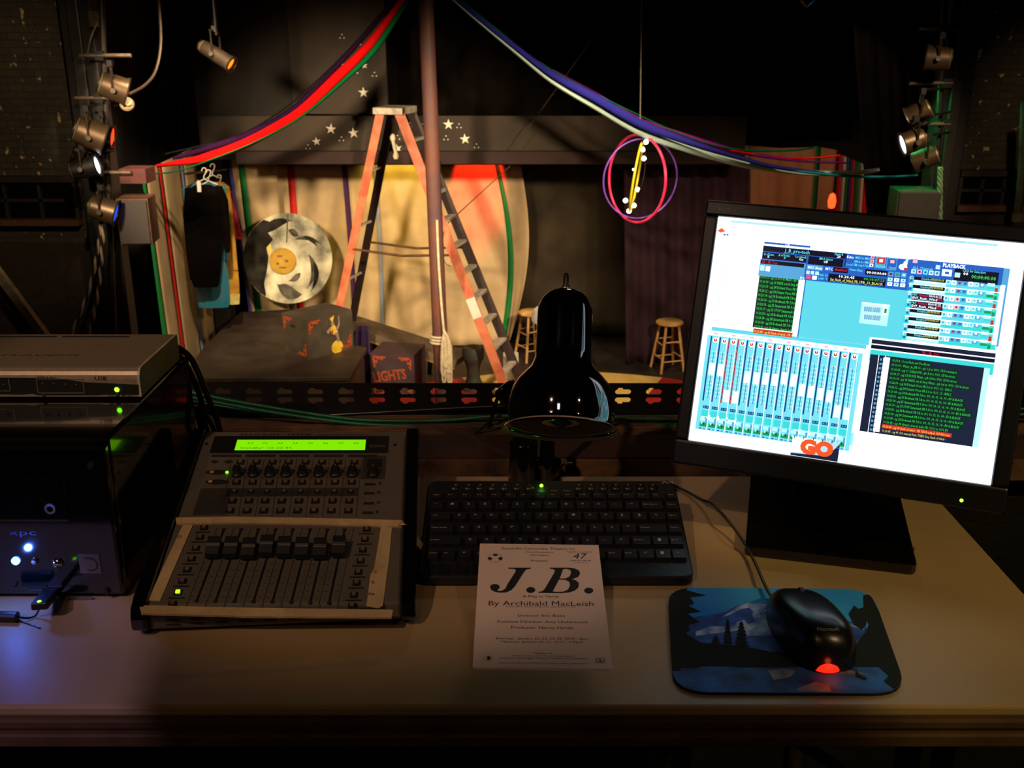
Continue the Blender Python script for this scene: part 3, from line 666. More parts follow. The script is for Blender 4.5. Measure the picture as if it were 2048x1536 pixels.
costume('costume_dress', 'turquoise dress showing below and beside the black robe', 11.42, [(366, 385, 430), (376, 364, 446), (420, 370, 452), (500, 382, 450), (560, 388, 456), (600, 392, 458), (614, 398, 456)],
        [[(372, 436, 450), (440, 446, 458), (520, 446, 456)]], cblu, (408, 358), trim=([(565, 388, 404), (600, 394, 412), (608, 398, 412)], mat('costume_lace', (90, 130, 150), .8), .8))
costume('costume_coat', 'mustard yellow long coat behind the black robe', 11.62, [(364, 420, 446), (374, 410, 458), (420, 424, 464), (500, 446, 472), (570, 452, 478), (608, 450, 478)],
        [[(372, 448, 458), (440, 458, 466), (540, 466, 476)]], cyel, (425, 350), trim=([(588, 455, 479), (608, 455, 478)], cpale, .5))
costume('costume_jacket', 'crimson and plum jacket, rearmost on the rack', 11.82, [(380, 446, 458), (395, 450, 464), (440, 458, 478), (478, 466, 484)],
        [[(382, 456, 464), (430, 466, 478), (472, 478, 487)]], cred, (438, 372), extra=lambda th, Y: (lambda b: (loft(b, [(386, 461, 464), (430, 474, 478), (466, 483, 487)], Y-.04, .5, cpur, 4, .03), b.build('sleeve_stripe', th)))(MB()))
b = MB(); b.tube([Py(372, 348, 11.05), Py(452, 338, 12.1)], .014, dsteel); tag(b.build('clothes_rail'), 'dark clothes rail carrying the costumes', 'rail')
# dark trunk below the costumes
a, c = Py(434, 690, 12.45), Py(458, 618, 12.45); b = MB(); b.b2((a.x, 12.45, STG), (c.x, 12.65, c.z), blackm); tag(b.build('storage_chest', bevel=.01), 'black chest on floor beneath the hanging costumes', 'chest')

# speakers
spk = mat('speaker_grey', (48, 41, 38), .7, 0, .1, 60); spt = mat('speaker_top_wood', (84, 54, 38), .7)
def cabinet(px0, py0, px1, py1, Y, label, topm, yaw=0, shelf=None):
    a, c = Py(px0, py0, Y), Py(px1, py1, Y); w_, h_ = abs(c.x-a.x), a.z-c.z
    o = thing('loudspeaker', label, 'speaker', ((a.x+c.x)/2, Y, c.z)); M = Matrix.Translation(((a.x+c.x)/2, Y, c.z)) @ Matrix.Rotation(yaw, 4, 'Z')
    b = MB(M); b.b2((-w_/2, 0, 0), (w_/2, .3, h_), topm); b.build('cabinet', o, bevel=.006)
    b = MB(M); b.b2((-w_/2+.012, -.02, .012), (w_/2-.012, 0, h_-.012), spk); b.build('grille', o, bevel=.004)
    b = MB(M); b.b2((-.03, .3, h_*.4), (.03, .42, h_*.6), dsteel); b.build('wall_bracket', o)
    return o
cabinet(232, 398, 305, 490, 8.6, 'grey loudspeaker hung beneath the left lighting boom', spt, .12)
cabinet(1798, 382, 1872, 470, 8.6, 'dark loudspeaker with top coloured as lit under right lighting boom', mat('speaker_top_lit', (66, 72, 54), .7), -.1)  # pale cabinet colour holds the light falling on its top
a, c = Py(240, 368, 8.75), Py(290, 338, 8.75); b = MB(); b.b2((a.x, 8.75, a.z), (c.x, 9.0, c.z), mat('red_lit_paint', (70, 24, 18), .7)); tag(b.build('junction_box', bevel=.005), 'dark box coloured as lit red above the left loudspeaker', 'box')  # red light on the box is painted into its colour

# stage lanterns
canm = mat('lantern_body', (92, 74, 54), .42, .6, .15, 8); cand = mat('lantern_black', (22, 20, 20), .5, .3); grl = mat('lantern_grille', (120, 112, 84), .45, .6)
def lantern(px, py, Y, ang, r_px, L_px, label, lens, lst=0, body=None, yaw=0, top=30, rim=None, bx=None):
    """ang: direction the beam points in the picture plane (degrees, 0 = right, -90 = down)"""
    body = body or canm
    c = Py(px, py, Y); k = ppm(c); r, L_ = r_px*k, L_px*k; a_ = math.radians(ang)
    dx = Vector((math.cos(a_)*math.cos(yaw), math.sin(yaw), math.sin(a_)*math.cos(yaw))).normalized()
    o = thing('stage_lantern', label, 'stage light', c, 'stage lanterns')
    M = Matrix.Translation(c) @ dx.to_track_quat('Z', 'Y').to_matrix().to_4x4()
    b = MB(M); b.lathe([(0, -L_/2), (r*.55, -L_/2), (r*.92, -L_*.42), (r*.95, -L_*.05), (r, -L_*.05), (r, L_*.42), (r*1.06, L_*.42), (r*1.06, L_*.5), (r*.92, L_*.5), (r*.9, L_*.44)], body, n=28); b.build('lamp_housing', o)
    b = MB(M); b.lathe([(0, -L_*.53), (r*.5, -L_*.53), (r*.8, -L_*.5), (r*.86, -L_*.44)], grl, n=20)
    for i in range(3): b.lathe([(r*(.25+.22*i), -L_*.55), (r*(.31+.22*i), -L_*.55), (r*(.31+.22*i), -L_*.52)], dsteel, n=18)
    b.build('rear_vent', o)
    b = MB(M); b.lathe([(0, L_*.47), (r*.9, L_*.44)], lens, n=24); b.build('lens', o)
    b = MB(M); b.lathe([(r*.9, L_*.46), (r*1.12, L_*.5), (r*1.16, L_*.54), (r*.95, L_*.54)], rim or dsteel, n=24); b.build('gel_frame', o)
    # yoke and clamp
    s_ = Vector((0, 1, 0)) - dx*dx.y; s_.normalize(); topc = c+Vector((0, 0, r+top*k*.5))
    b = MB(); b.tube([c-s_*(r+.012), topc-s_*(r+.012)], .009, dsteel, n=6); b.tube([c+s_*(r+.012), topc+s_*(r+.012)], .009, dsteel, n=6); b.tube([topc-s_*(r+.02), topc+s_*(r+.02)], .009, dsteel, n=6); b.build('yoke', o)
    b = MB(); b.box(topc+Vector((0, 0, .02)), (.04, .05, .05), cand); b.tube([topc, topc+Vector((0, 0, top*k*.35))], .010, cand); b.build('clamp', o)
    b = MB(M @ Matrix.Rotation(0, 4, 'X')); b.build if False else None
    if bx:
        z_ = topc.z+.03; e_ = Vector((Py(bx, py, 8.75).x, 8.75, z_)); b = MB(); b.tube([Vector((topc.x, topc.y, z_)), e_], .011, dsteel, n=8); b.build('hanging_arm', o)
    kn = MB(); kn.tube([c-s_*(r+.012), c-s_*(r+.04)], .02, steel, n=10); kn.build('tilt_knob', o)
    return o
YL = 8.45
dl = mat('lens_dark', (20, 20, 24), .1)
lantern(226, 175, YL, -22, 26, 52, 'round bodied lantern, topmost on the left boom', dl, yaw=.35, bx=198)
lantern(180, 268, YL, -25, 29, 56, 'brass brown lantern just below the topmost one on left boom', dl, yaw=.3, bx=198)
lantern(208, 270, YL+.22, -12, 20, 34, 'lantern with glowing red lens behind the brass one', em('lens_red', (255, 50, 15), 3.0), body=cand, yaw=.10, bx=198)
lantern(170, 336, YL, 12, 20, 52, 'black lantern with small white glowing lens on left boom', em('lens_white', (220, 240, 255), 3.5), body=cand, yaw=.05, bx=198)
lantern(207, 419, YL, -18, 24, 50, 'brown lantern with blue lens beside the left loudspeaker', em('lens_blue', (40, 80, 220), 1.2), yaw=.10, bx=198)
lantern(433, 110, 9.5, -30, 15, 72, 'long dark spotlight with orange lens at upper left', em('lens_orange', (255, 130, 20), 2.2), yaw=-.25, top=60, body=mat('lantern_long', (58, 46, 34), .6, .3))
lantern(1878, 117, YL, 176, 24, 46, 'round bodied lantern, topmost on the right boom', dl, yaw=.4, bx=1892)
lantern(1840, 226, YL, 215, 22, 44, 'brown lantern, second from top on the right boom', dl, yaw=.35, rim=steel, bx=1892)
lantern(1826, 282, YL-.32, 200, 22, 42, 'lantern with bright white blue lens on right boom', em('lens_cool', (200, 220, 255), 4), yaw=.02, bx=1892)
lantern(1852, 316, YL+.04, 205, 22, 48, 'lowest brown lantern on the right boom above speaker', dl, yaw=.35, bx=1892)
lantern(1610, -6, 9.0, -50, 12, 34, 'small lantern with cyan lens at the top edge', em('lens_cyan', (60, 220, 255), 5), body=cand, yaw=-.3)
for (px, Yh, y0, lb) in ((433, 9.5, 70, 'dark drop pipe holding the spotlight at upper left'), (1610, 9.0, -45, 'dark drop pipe holding the cyan lantern')):
    p = Py(px, y0, Yh); b = MB(); b.tube([p, (p.x, p.y, 4.0)], .02, MATS['lantern_black']); tag(b.build('drop_pipe'), lb, 'pipe')
a = Py(1664, 402, 11.3); b = MB(); bw = em('red_bulb', (255, 60, 20), 4)
b.lathe([(0, -.09), (.035, -.07), (.045, 0), (.03, .07), (0, .09)], bw, Matrix.Translation(a), n=14); b.tube([a+Vector((0, 0, -.08)), a+Vector((0, 0, -.2))], .02, dsteel)
b.tube([a+Vector((0, 0, -.2)), Vector((a.x, a.y, STG))], .012, dsteel)
tag(b.build('red_lamp'), 'glowing red orange lamp in front of striped right curtain', 'lamp')
# white socket cap
c = Py(254, 208, 8.5); b = MB(Matrix.Translation(c) @ Matrix.Rotation(1.2, 4, 'X') @ Matrix.Rotation(.45, 4, 'Y')); cm = mat('ceramic_cream', (150, 136, 102), .4, var=.05)
b.lathe([(0, -.04), (.05, -.035), (.058, 0), (.045, .02), (.03, .025), (.03, .06), (0, .06)], cm, n=20)
b.tube([(0, 0, -.04), (-.02, .03, -.12), (-.08, .03, -.2)], .006, dsteel, n=6)
tag(b.build('lamp_socket'), 'cream ceramic socket under the topmost left lantern', 'socket')
# booms and arms
pipem = mat('boom_pipe', (44, 40, 34), .5, .4)
def boom(x, label, arms, x2):
    p0, p1 = Py(x, -80, 8.75), Py(x2, 640, 8.75)
    th = thing('lighting_boom', label, 'lighting stand', (p1.x, 8.75, STG))
    b = MB(); b.tube([p0, (p1.x, 8.75, STG)], .025, pipem, n=12); b.build('pipe', th)
    for (xa, xb, y) in arms: b = MB(); b.tube([Py(xa, y, 8.7), Py(xb, y, 8.7)], .017, mat('arm_pipe', (110, 95, 80), .45, .5), n=8); b.build('cross_arm', th)
    for (xa, xb, y) in arms: b = MB(); b.box(Py(x, y, 8.72), (.07, .07, .07), cand); b.build('clamp', th)
boom(200, 'dark vertical pipe with cross arms at the left wall', ((160, 262, 111), (150, 215, 196), (150, 230, 300), (180, 262, 345)), 196)
boom(1893, 'dark vertical pipe with cross arms at the right wall', ((1838, 1932, 58), (1820, 1905, 166), (1830, 1900, 248)), 1890)
for (px, lab) in ((193, 'brass terminal box high on the left pier'),):
    a = Py(px, 38, 8.85); b = MB(); b.box(a, (.11, .05, .12), mat('brass_box', (90, 78, 48), .5, .4)); 
    for dx in (-.02, .03): b.tube([a+Vector((dx, -.02, .02)), a+Vector((dx, -.035, .02))], .009, mat('brass', (170, 140, 50), .35, .8))
    tag(b.build('terminal_box'), lab, 'electrical box')
line('lighting_cable', [Py(316, -20, 9.3), Py(322, 80, 9.3), Py(312, 140, 9.2), Py(290, 170, 9.0), Py(258, 188, 8.75)], .012, mat('cable_brown', (60, 46, 32), .6), 'dark cable drooping toward the topmost left lantern', 'cable')
line('lighting_cable', [Py(195, 45, 8.7), Py(182, 75, 8.65), Py(175, 108, 8.66)], .006, mat('cable_pale', (90, 82, 66), .6), 'thin pale wire from the terminal box', 'cable')
# ropes
ropem = mat('rope_tan', (186, 168, 138), .8); ropek = mat('rope_dark', (26, 24, 40), .8)
def twisted(pts, r, label):
    P = smoothpath(pts, 14); b = MB()
    for ph, mt in ((0, ropem), (PI, ropek)):
        Q = []
        for i, p in enumerate(P): a_ = ph+i*.9; Q.append(p+Vector((math.cos(a_), math.sin(a_), 0))*r*.45)
        b.tube(Q, r*.72, mt, n=6)
    tag(b.build('twisted_rope'), label, 'rope')
twisted([Py(203, 442, 8.6), Py(196, 500, 8.6), Py(178, 580, 8.6), Py(143, 668, 8.6), Py(100, 760, 8.6)], .016, 'left strand of tan and black rope below the left boom')
twisted([Py(207, 442, 8.55), Py(203, 520, 8.55), Py(194, 600, 8.55), Py(178, 668, 8.55), Py(160, 760, 8.55)], .016, 'right strand of tan and black rope below the left boom')
rg = mat('rope_pale_green', (120, 150, 110), .8)
b = MB(); P = smoothpath([Py(1881, 335, 8.6), Py(1880, 380, 8.6), Py(1880, 450, 8.6), Py(1880, 560, 8.6)], 12)
for ph in (0, 2.1, 4.2): b.tube([p+Vector((math.cos(ph+i*.8), math.sin(ph+i*.8), 0))*.012 for i, p in enumerate(P)], .012, rg, n=6)
tag(b.build('braided_rope'), 'pale braided rope hanging below the right boom', 'rope')
# white slanting handrail at lower left, pipe at right edge
b = MB(); beam(b, Py(-60, 470, 7.6), Py(120, 712, 7.6), .03, .03, mat('rail_cream', (175, 160, 125), .6)); beam(b, Py(-60, 500, 7.66), Py(120, 742, 7.66), .08, .02, mat('rail_brown', (56, 42, 30), .7))
tag(b.build('stair_handrail'), 'cream edged handrail slanting down at the lower left', 'handrail')
b = MB(); p = Py(2040, 380, 8.3); b.tube([Py(2046, 330, 8.3), Py(2036, 425, 8.3)], .035, mat('pipe_dull', (60, 50, 38), .5)); b.tube([Py(2037, 425, 8.3), Py(2036, 442, 8.3)], .05, mat('pipe_cap', (100, 86, 66), .5))
b.tube([Py(2046, 330, 8.3), Py(2050, 200, 8.3)], .035, MATS['pipe_dull']); tag(b.build('hanging_pipe'), 'dull pipe with pale collar at the right edge', 'pipe')

# ================================================================ RAIL, CABLES
YR = 1.595
zb = Pz(1000, 832, TZ).z; a = Py(360, 771, YR)
hS = a.z-TZ; pit = 61.4*ppm(Py(860, 800, YR)); slots = []; outer = [(-2.2, 0), (2.2, 0), (2.2, hS), (-2.2, hS)]
xs0 = Py(447, 797, YR).x; i0 = int((-2.1-xs0)/pit); k = ppm(Py(860, 800, YR))
def keyhole(cx, cz, flip=1):
    w2, h2 = 16*k, 5.3*k; pts = []
    for j in range(7): a_ = PI/2-PI*j/6; pts.append((cx+w2-h2+h2*math.cos(a_), cz+h2*math.sin(a_)))
    for j in range(7): a_ = -PI/2-PI*j/6; pts.append((cx-w2+h2+h2*math.cos(a_), cz+h2*math.sin(a_)))
    if flip > 0: pts += [(cx-w2+.9*h2, cz+h2*1.0), (cx-w2+1.2*h2, cz+h2*1.6), (cx-w2+2.8*h2, cz+h2*1.6), (cx-w2+3.0*h2, cz+h2)]
    else:
        pts = [(x, 2*cz-z) for x, z in (pts+[(cx-w2+.9*h2, cz+h2*1.0), (cx-w2+1.2*h2, cz+h2*1.6), (cx-w2+2.8*h2, cz+h2*1.6), (cx-w2+3.0*h2, cz+h2)])][::-1]
    return pts
z1, z2 = Py(860, 788, YR).z-TZ, Py(860, 804, YR).z-TZ
for i in range(i0, i0+int(4.2/pit)): cx = xs0+i*pit; slots += [keyhole(cx, z1, 1), keyhole(cx, z2, -1)]
railm = mat('slotted_steel_paint', (26, 23, 20), .5, .3)
b = MB(Matrix.Translation((0, YR, TZ+.004)) @ Matrix.Rotation(PI/2, 4, 'X')); b.shape([outer]+slots, railm, ex=.0012)
b.M = Matrix(); b.b2((-2.2, YR-.012, TZ+.003), (2.2, YR+.012, TZ+.0045), railm)
tag(b.build('slotted_rail'), 'black slotted steel angle rail standing on the booth ledge', 'rail')
grn = mat('green_cable', (10, 100, 66), .45, 0, .2, 300)
def cable(name, pts, r, mt, label, **k_):
    b = MB(); b.tube(smoothpath(pts, 8), r, mt, n=10); return tag(b.build(name), label, 'cable', **k_)
def gp(L_, Y, dz=0): return [Py(x, y, Y)+Vector((0, 0, dz)) for x, y in L_]
cable('green_cable', gp([(330, 778), (378, 784), (450, 799), (560, 818), (700, 838), (800, 842), (900, 840), (1010, 832), (1200, 836), (1400, 838), (1700, 834), (2100, 815)], 1.55), .0032, grn, 'upper green cable draped along the booth ledge')
cable('green_cable', gp([(330, 786), (378, 794), (450, 808), (560, 827), (700, 846), (800, 852), (900, 855), (1010, 853), (1200, 856), (1290, 854), (1400, 850), (1700, 846), (2100, 826)], 1.535), .0032, grn, 'lower green cable draped along the booth ledge')
cable('green_cable', gp([(330, 792), (378, 802), (440, 812), (520, 822), (640, 834), (760, 846), (840, 850)], 1.56), .003, grn, 'short green cable tucked beneath the other green cables')
bkc = mat('black_cable', (30, 27, 24), .3, var=.1)
cable('black_cable', gp([(640, 832), (760, 826), (900, 818), (1040, 812)], 1.58, .001), .0025, bkc, 'thin black cable lying under the slotted rail')
cable('black_cable', gp([(834, 913), (880, 900), (925, 885), (955, 868), (975, 850), (985, 835)], 1.5, .004), .0018, bkc, 'thin black cable crossing the brown ledge')
cable('interface_cable', [Py(334, 692, 1.29), Py(352, 694, 1.30), Py(378, 712, 1.32), Py(396, 744, 1.33), (Py(418, 800, 1.335)), Py(437, 850, 1.34), Py(445, 900, 1.36), Py(450, 960, 1.375)], .0042, bkc, 'thick dark cable arching from the grey interface box')
cable('interface_cable', [Py(334, 699, 1.285), Py(350, 703, 1.30), Py(368, 722, 1.325), Py(384, 752, 1.34), Py(402, 800, 1.345), Py(408, 850, 1.35), Py(412, 920, 1.37)], .0038, bkc, 'second dark cable arching under the thick one')
for i, (x, y) in enumerate(((372, 818), (382, 812), (392, 815), (404, 818))):
    cable('computer_cable', [Py(x-34+i*4, y+8, 1.335), Py(x-14, y-4, 1.35), Py(x+8, y+14, 1.355), Py(x+16+i*3, y+46, 1.36), Py(x+10+i*4, y+80, 1.37), Py(x+2+i*4, y+130, 1.38)], .0035, bkc,
          ('leftmost', 'second', 'third', 'rightmost')[i]+' looping black cable between computer and mixer')

# ================================================================ TABLE
tabm = mat('table_laminate', (168, 138, 96), .5, 0, .08, 5, .05, 400); edm = mat('table_edge', (92, 66, 40), .5)
TX0, TX1, TY0, TY1 = -1.25, .58, .815, 1.345
th = thing('folding_table', 'long beige folding table holding the booth equipment', 'table', ((TX0+TX1)/2, (TY0+TY1)/2, 0))
b = MB(); b.b2((TX0, TY0, TZ-.012), (TX1, TY1, TZ), tabm); b.build('tabletop', th, bevel=.003)
b = MB()
for (z0, z1, o_) in ((-.022, -.012, .006), (-.026, -.022, .003), (-.040, -.026, .009), (-.044, -.040, .004)):
    b.b2((TX0-o_, TY0-o_, TZ+z0), (TX1+o_, TY1+o_*.5, TZ+z1), edm)
b.build('edge_moulding', th, bevel=.002)
legm = mat('table_leg_paint', (58, 44, 30), .5, .3)
for x in (-1.0, .42):
    for y in (.9, 1.27):
        b = MB(); b.tube([(x, y, TZ-.044), (x, y, 0)], .013, legm, n=10); b.build('leg', th)
    b = MB(); b.tube([(x, .9, .12), (x, 1.27, .12)], .010, legm); b.build('leg_brace', th)
    s_ = 1 if x < 0 else -1
    b = MB(); b.tube([(x, 1.08, .45), (x+s_*.35, 1.08, TZ-.044)], .008, legm); b.build('folding_strut', th)
# chair-like wooden post beyond table edge
b = MB(); a = Pz(1935, 1100, .3); 
b.b2((.80, 1.30, 0), (.825, 1.325, .62), mat('post_wood', (70, 48, 30), .6)); tag(b.build('wooden_post'), 'slim wooden post in the dark beyond the table corner', 'post')

# ================================================================ COMPUTER + INTERFACE
X0, X1, Y0, Y1, Z1 = -.645, -.433, 1.006, 1.312, TZ+.190
th = thing('small_computer', 'small glossy black computer with blue lit button on table', 'computer', ((X0+X1)/2, (Y0+Y1)/2, TZ))
b = MB(); b.b2((X0, Y0+.014, TZ+.004), (X1, Y1, Z1), gloss); b.build('case', th, bevel=.004)
b = MB(); b.b2((X0, Y0, TZ+.006), (X1, Y0+.014, Z1-.004), gloss); fp = b.build('front_panel', th, bevel=.004)
FF = Frame((X0, Y0, TZ), (1, 0, 0), (0, 0, 1))
def ff(px, py): return FF.L(px, py)
chrome = mat('chrome', (200, 195, 185), .12, 1.0, .02)
b = MB(FF.M); a = ff(140, 1037); b.b2((.012, a.y+.00, 0), (a.x, a.y+.05, .003), gloss); dr = b.build('drive_door', th, bevel=.001)
b = MB(FF.M); b.b2((.012, a.y-.0015, .003), (a.x, a.y+.0010, .0045), chrome); b.sub('chrome_strip', dr)
b = MB(FF.M); a = ff(103, 1015); b.lathe([(.0035, .004), (.006, .0045), (.0065, .003)], mat('ring_grey', (120, 115, 125), .4, .5), Matrix.Translation((a.x, a.y, 0)), n=16); b.sub('eject_button', dr)
b = MB(FF.M); a = ff(135, 994); b.b2((.012, a.y-.001, 0), (a.x, a.y+.022, .002), black); o = b.build('optical_drive', th)
b = MB(FF.M); pr = mat('faint_print', (70, 52, 48), .5)
a = ff(38, 976); b.text('RW', a.x, a.y-.003, .0022, .011, .004, pr); a = ff(74, 976); b.text('DVD', a.x, a.y-.003, .0022, .011, .005, pr); b.sub('disc_logos', o)
b = MB(FF.M); a = ff(18, 1070); c = ff(73, 1070); b.text('xpc', a.x, a.y, .0004, c.x-a.x, .007, mat('logo_violet', (70, 52, 86), .4)); b.build('brand_mark', th)
for (px, py, rr, nm, mt) in ((32, 1121, .0045, 'power_button', em('blue_led', (70, 150, 255), 14)), (70, 1122, .0035, 'reset_button', steel), (116, 1126, .0058, 'round_button', chrome), (183, 930, .004, 'screw', dsteel), (214, 1182, .004, 'screw', dsteel), (30, 1168, .003, 'headphone_jack', dsteel)):
    a = ff(px, py); b = MB(FF.M @ Matrix.Translation((a.x, a.y, 0))); b.lathe([(0, .004), (rr*.7, .0038), (rr, .002), (rr, 0)], mt, n=20); b.build(nm, th)
a, c = ff(156, 1107), ff(204, 1146); b = MB(FF.M); b.b2((a.x, c.y, 0), (c.x, a.y, .001), mat('sticker_silver', (120, 105, 96), .4, .4))
cx, cy = (a.x+c.x)/2+.001, (a.y+c.y)/2-.001; b.shape([[(cx+.008*math.cos(t), cy+.008*math.sin(t)) for t in [lerp(-2.2, 1.6, i/14) for i in range(15)]]+[(cx+.0066*math.cos(t), cy+.0066*math.sin(t)) for t in [lerp(1.6, -2.2, i/14) for i in range(15)]]], dgrey, Matrix.Translation((0, 0, .0013)))
b.b2((a.x+.006, a.y-.006, .001), (c.x-.008, a.y-.0045, .0014), dgrey); b.build('case_sticker', th)
for (px, py) in ((72, 1178), (110, 1171)):
    a = ff(px, py); b = MB(FF.M); b.b2((a.x-.008, a.y-.0015, 0), (a.x+.008, a.y+.003, .0008), dgrey); b.b2((a.x-.007, a.y-.0012, .0008), (a.x+.007, a.y-.0006, .0012), steel); b.build('usb_port', th)
a, c = ff(136, 1192), ff(184, 1199); b = MB(FF.M)
for i in range(14): xx = lerp(a.x, c.x, i/13); b.b2((xx-.0007, c.y, 0), (xx+.0007, a.y, .001), steel)
b.build('front_vent', th)
for i in range(4):
    x = X0+.03 if i % 2 else X1-.03; y = Y0+.03 if i < 2 else Y1-.03
    b = MB(Matrix.Translation((x, y, TZ))); b.lathe([(.008, .005), (.008, 0), (0, 0)], black, n=12); b.build('foot', th)
a = ff(32, 1121); point(FF.W(a.x, a.y, .03), .22, (.05, .16, 1.0), .004)
# audio interface
IX0, IX1, IY0, IY1, IZ0, IZ1 = -.715, -.437, 1.139, 1.285, Z1+.002, Z1+.038
alu = mat('interface_silver', (150, 132, 112), .4, .35, .06, 200)
th = thing('audio_interface', 'flat silver interface box lying on top of the computer', 'audio interface', ((IX0+IX1)/2, (IY0+IY1)/2, IZ0))
b = MB(); r_ = .012; prof = [(IY0, IZ0+.002), (IY0, IZ1-r_)]+[(IY0+r_-r_*math.cos(a_), IZ1-r_+r_*math.sin(a_)) for a_ in (PI/8, PI/4, 3*PI/8, PI/2)]+[(IY1, IZ1), (IY1, IZ0+.002)]
n = len(prof); V = [(IX0, y, z) for y, z in prof]+[(IX1-.003, y, z) for y, z in prof]
b.add(V, [(i, i+n, (i+1) % n+n, (i+1) % n) for i in range(n)]+[tuple(range(n)), tuple(range(2*n-1, n-1, -1))], alu)
for (p, q) in ((-20, 110), (125, 255)):
    u, v = Pz(p, 674, IZ1), Pz(q, 676, IZ1); b.b2((u.x, IY1-.014, IZ1), (v.x, IY1-.010, IZ1+.0006), dgrey)
b.M = Matrix(); b.text('M-AUDIO', Pz(22, 700, IZ1).x, Pz(22, 712, IZ1).y, IZ1+.0003, Pz(172, 700, IZ1).x-Pz(22, 700, IZ1).x, .007, mat('etched_print', (90, 76, 64), .5), shear=.2)
b.build('metal_case', th)
b = MB(); V = [(IX1-.003, y, z) for y, z in prof]; V2 = [(IX1, y, z) for y, z in prof]
b.add(V+V2, [tuple(range(n)), tuple(range(2*n-1, n-1, -1))]+[(i, i+n, (i+1) % n+n, (i+1) % n) for i in range(n)], mat('side_cheek', (175, 158, 135), .45)); b.build('side_cheek', th)
FI = Frame((IX0, IY0, IZ0), (1, 0, 0), (0, 0, 1))
b = MB(FI.M); a = FI.L(280, 786); pt = [FI.L(*p) for p in ((-80, 754), (115, 756), (170, 764), (277, 769), (278, 789), (205, 789), (196, 795), (75, 792), (66, 787), (40, 789), (-80, 786))]
b.flat([(p.x, max(.004, p.y)) for p in pt], .0006, black)
for (x0, y0, x1, y1) in ((72, 757, 170, 786), (-30, 754, 22, 782)):
    u, v = FI.L(x0, y0), FI.L(x1, y1)
    for (c0, c1) in (((u.x, u.y-.0006), (v.x, u.y)), ((u.x, v.y), (v.x, v.y+.0006)), ((u.x, v.y), (u.x+.0006, u.y)), ((v.x-.0006, v.y), (v.x, u.y))): b.b2((c0[0], c0[1], .0006), (c1[0], c1[1], .0009), alu)
pi = FI.L(76, 757); b.text('MIDI IN', pi.x, pi.y, .0007, .02, .003, dgrey); pi = FI.L(190, 760); b.text('USB', pi.x, pi.y, .0007, .014, .005, dgrey)
pi = FI.L(218, 797); b.text('M-AUDIO', pi.x, max(.0015, pi.y-.002), .0007, .03, .003, dgrey)
b.build('front_fascia', th)
for (px, py) in ((86, 768), (108, 768), (131, 769), (153, 770), (8, 770)):
    a = FI.L(px, py); b = MB(FI.M @ Matrix.Translation((a.x, a.y, 0))); b.lathe([(0, .002), (.0018, .0012), (.0018, 0)], dsteel, n=10); b.build('indicator_led', th)
a = FI.L(234, 779); b = MB(FI.M @ Matrix.Translation((a.x, a.y, 0))); gl = em('green_led', (120, 255, 30), 5)
b.lathe([(0, .003), (.0022, .002), (.003, .0006)], gl, n=14); b.build('power_led', th)
for px in (90, 236):
    a = FI.L(px, 801); b = MB(FI.M @ Matrix.Translation((a.x, .004, 0))); b.lathe([(0, .0015), (.0022, .001), (.0026, 0)], dgrey, n=12); b.build('screw', th)
# usb stick and its tether cap
th = thing('usb_stick', 'black usb stick with green light plugged into computer front', 'usb stick', Py(88, 1208, 1.0))
a, c = Py(104, 1182, 1.004), Py(78, 1213, .955); b = MB(); beam(b, a, c, .0085, .0045, black); b.build('stick_body', th, bevel=.002)
b = MB(Matrix.Translation(c.lerp(a, .12)+Vector((.0, -.002, .0042)))); b.lathe([(0, .0022), (.0022, .001), (.0024, 0)], gl, n=12); b.build('activity_led', th)
c2 = Pz(14, 1232, TZ+.006); b = MB(); b.tube([c2+Vector((-.022, 0, 0)), c2+Vector((.012, -.002, 0))], .006, black, n=10); tag(b.build('usb_adapter'), 'small black adapter lying on table at the left edge', 'adapter')
cable('thin_tether', [c2+Vector((.012, -.002, 0)), Pz(55, 1236, TZ+.003), Pz(72, 1230, TZ+.004), c+Vector((0, .004, .0))], .0012, bkc, 'thin black tether joining adapter and usb stick')
cable('thin_wire', [Pz(-20, 1235, TZ+.001), Pz(40, 1243, TZ+.001), Pz(80, 1256, TZ+.001)], .0009, bkc, 'thin wire on the table by the small adapter')

# ================================================================ MIXER CONTROL SURFACE
FM = Frame((-.40324, 1.25698, .84368), (.99664, .07613, -.03018), (-.05686, .97642, .20824)); MW, MH = .263, .330
th = thing('fader_controller', 'grey digital fader controller with green display and masking tape', 'mixer', (-.26, 1.09, TZ))
b = MB(); cs = [FM.W(0, -MH), FM.W(MW, -MH), FM.W(MW, 0), FM.W(0, 0)]
b.hexa(cs, [Vector((v.x, v.y, TZ+.006)) for v in cs], grey); b.build('chassis', th, bevel=.003)
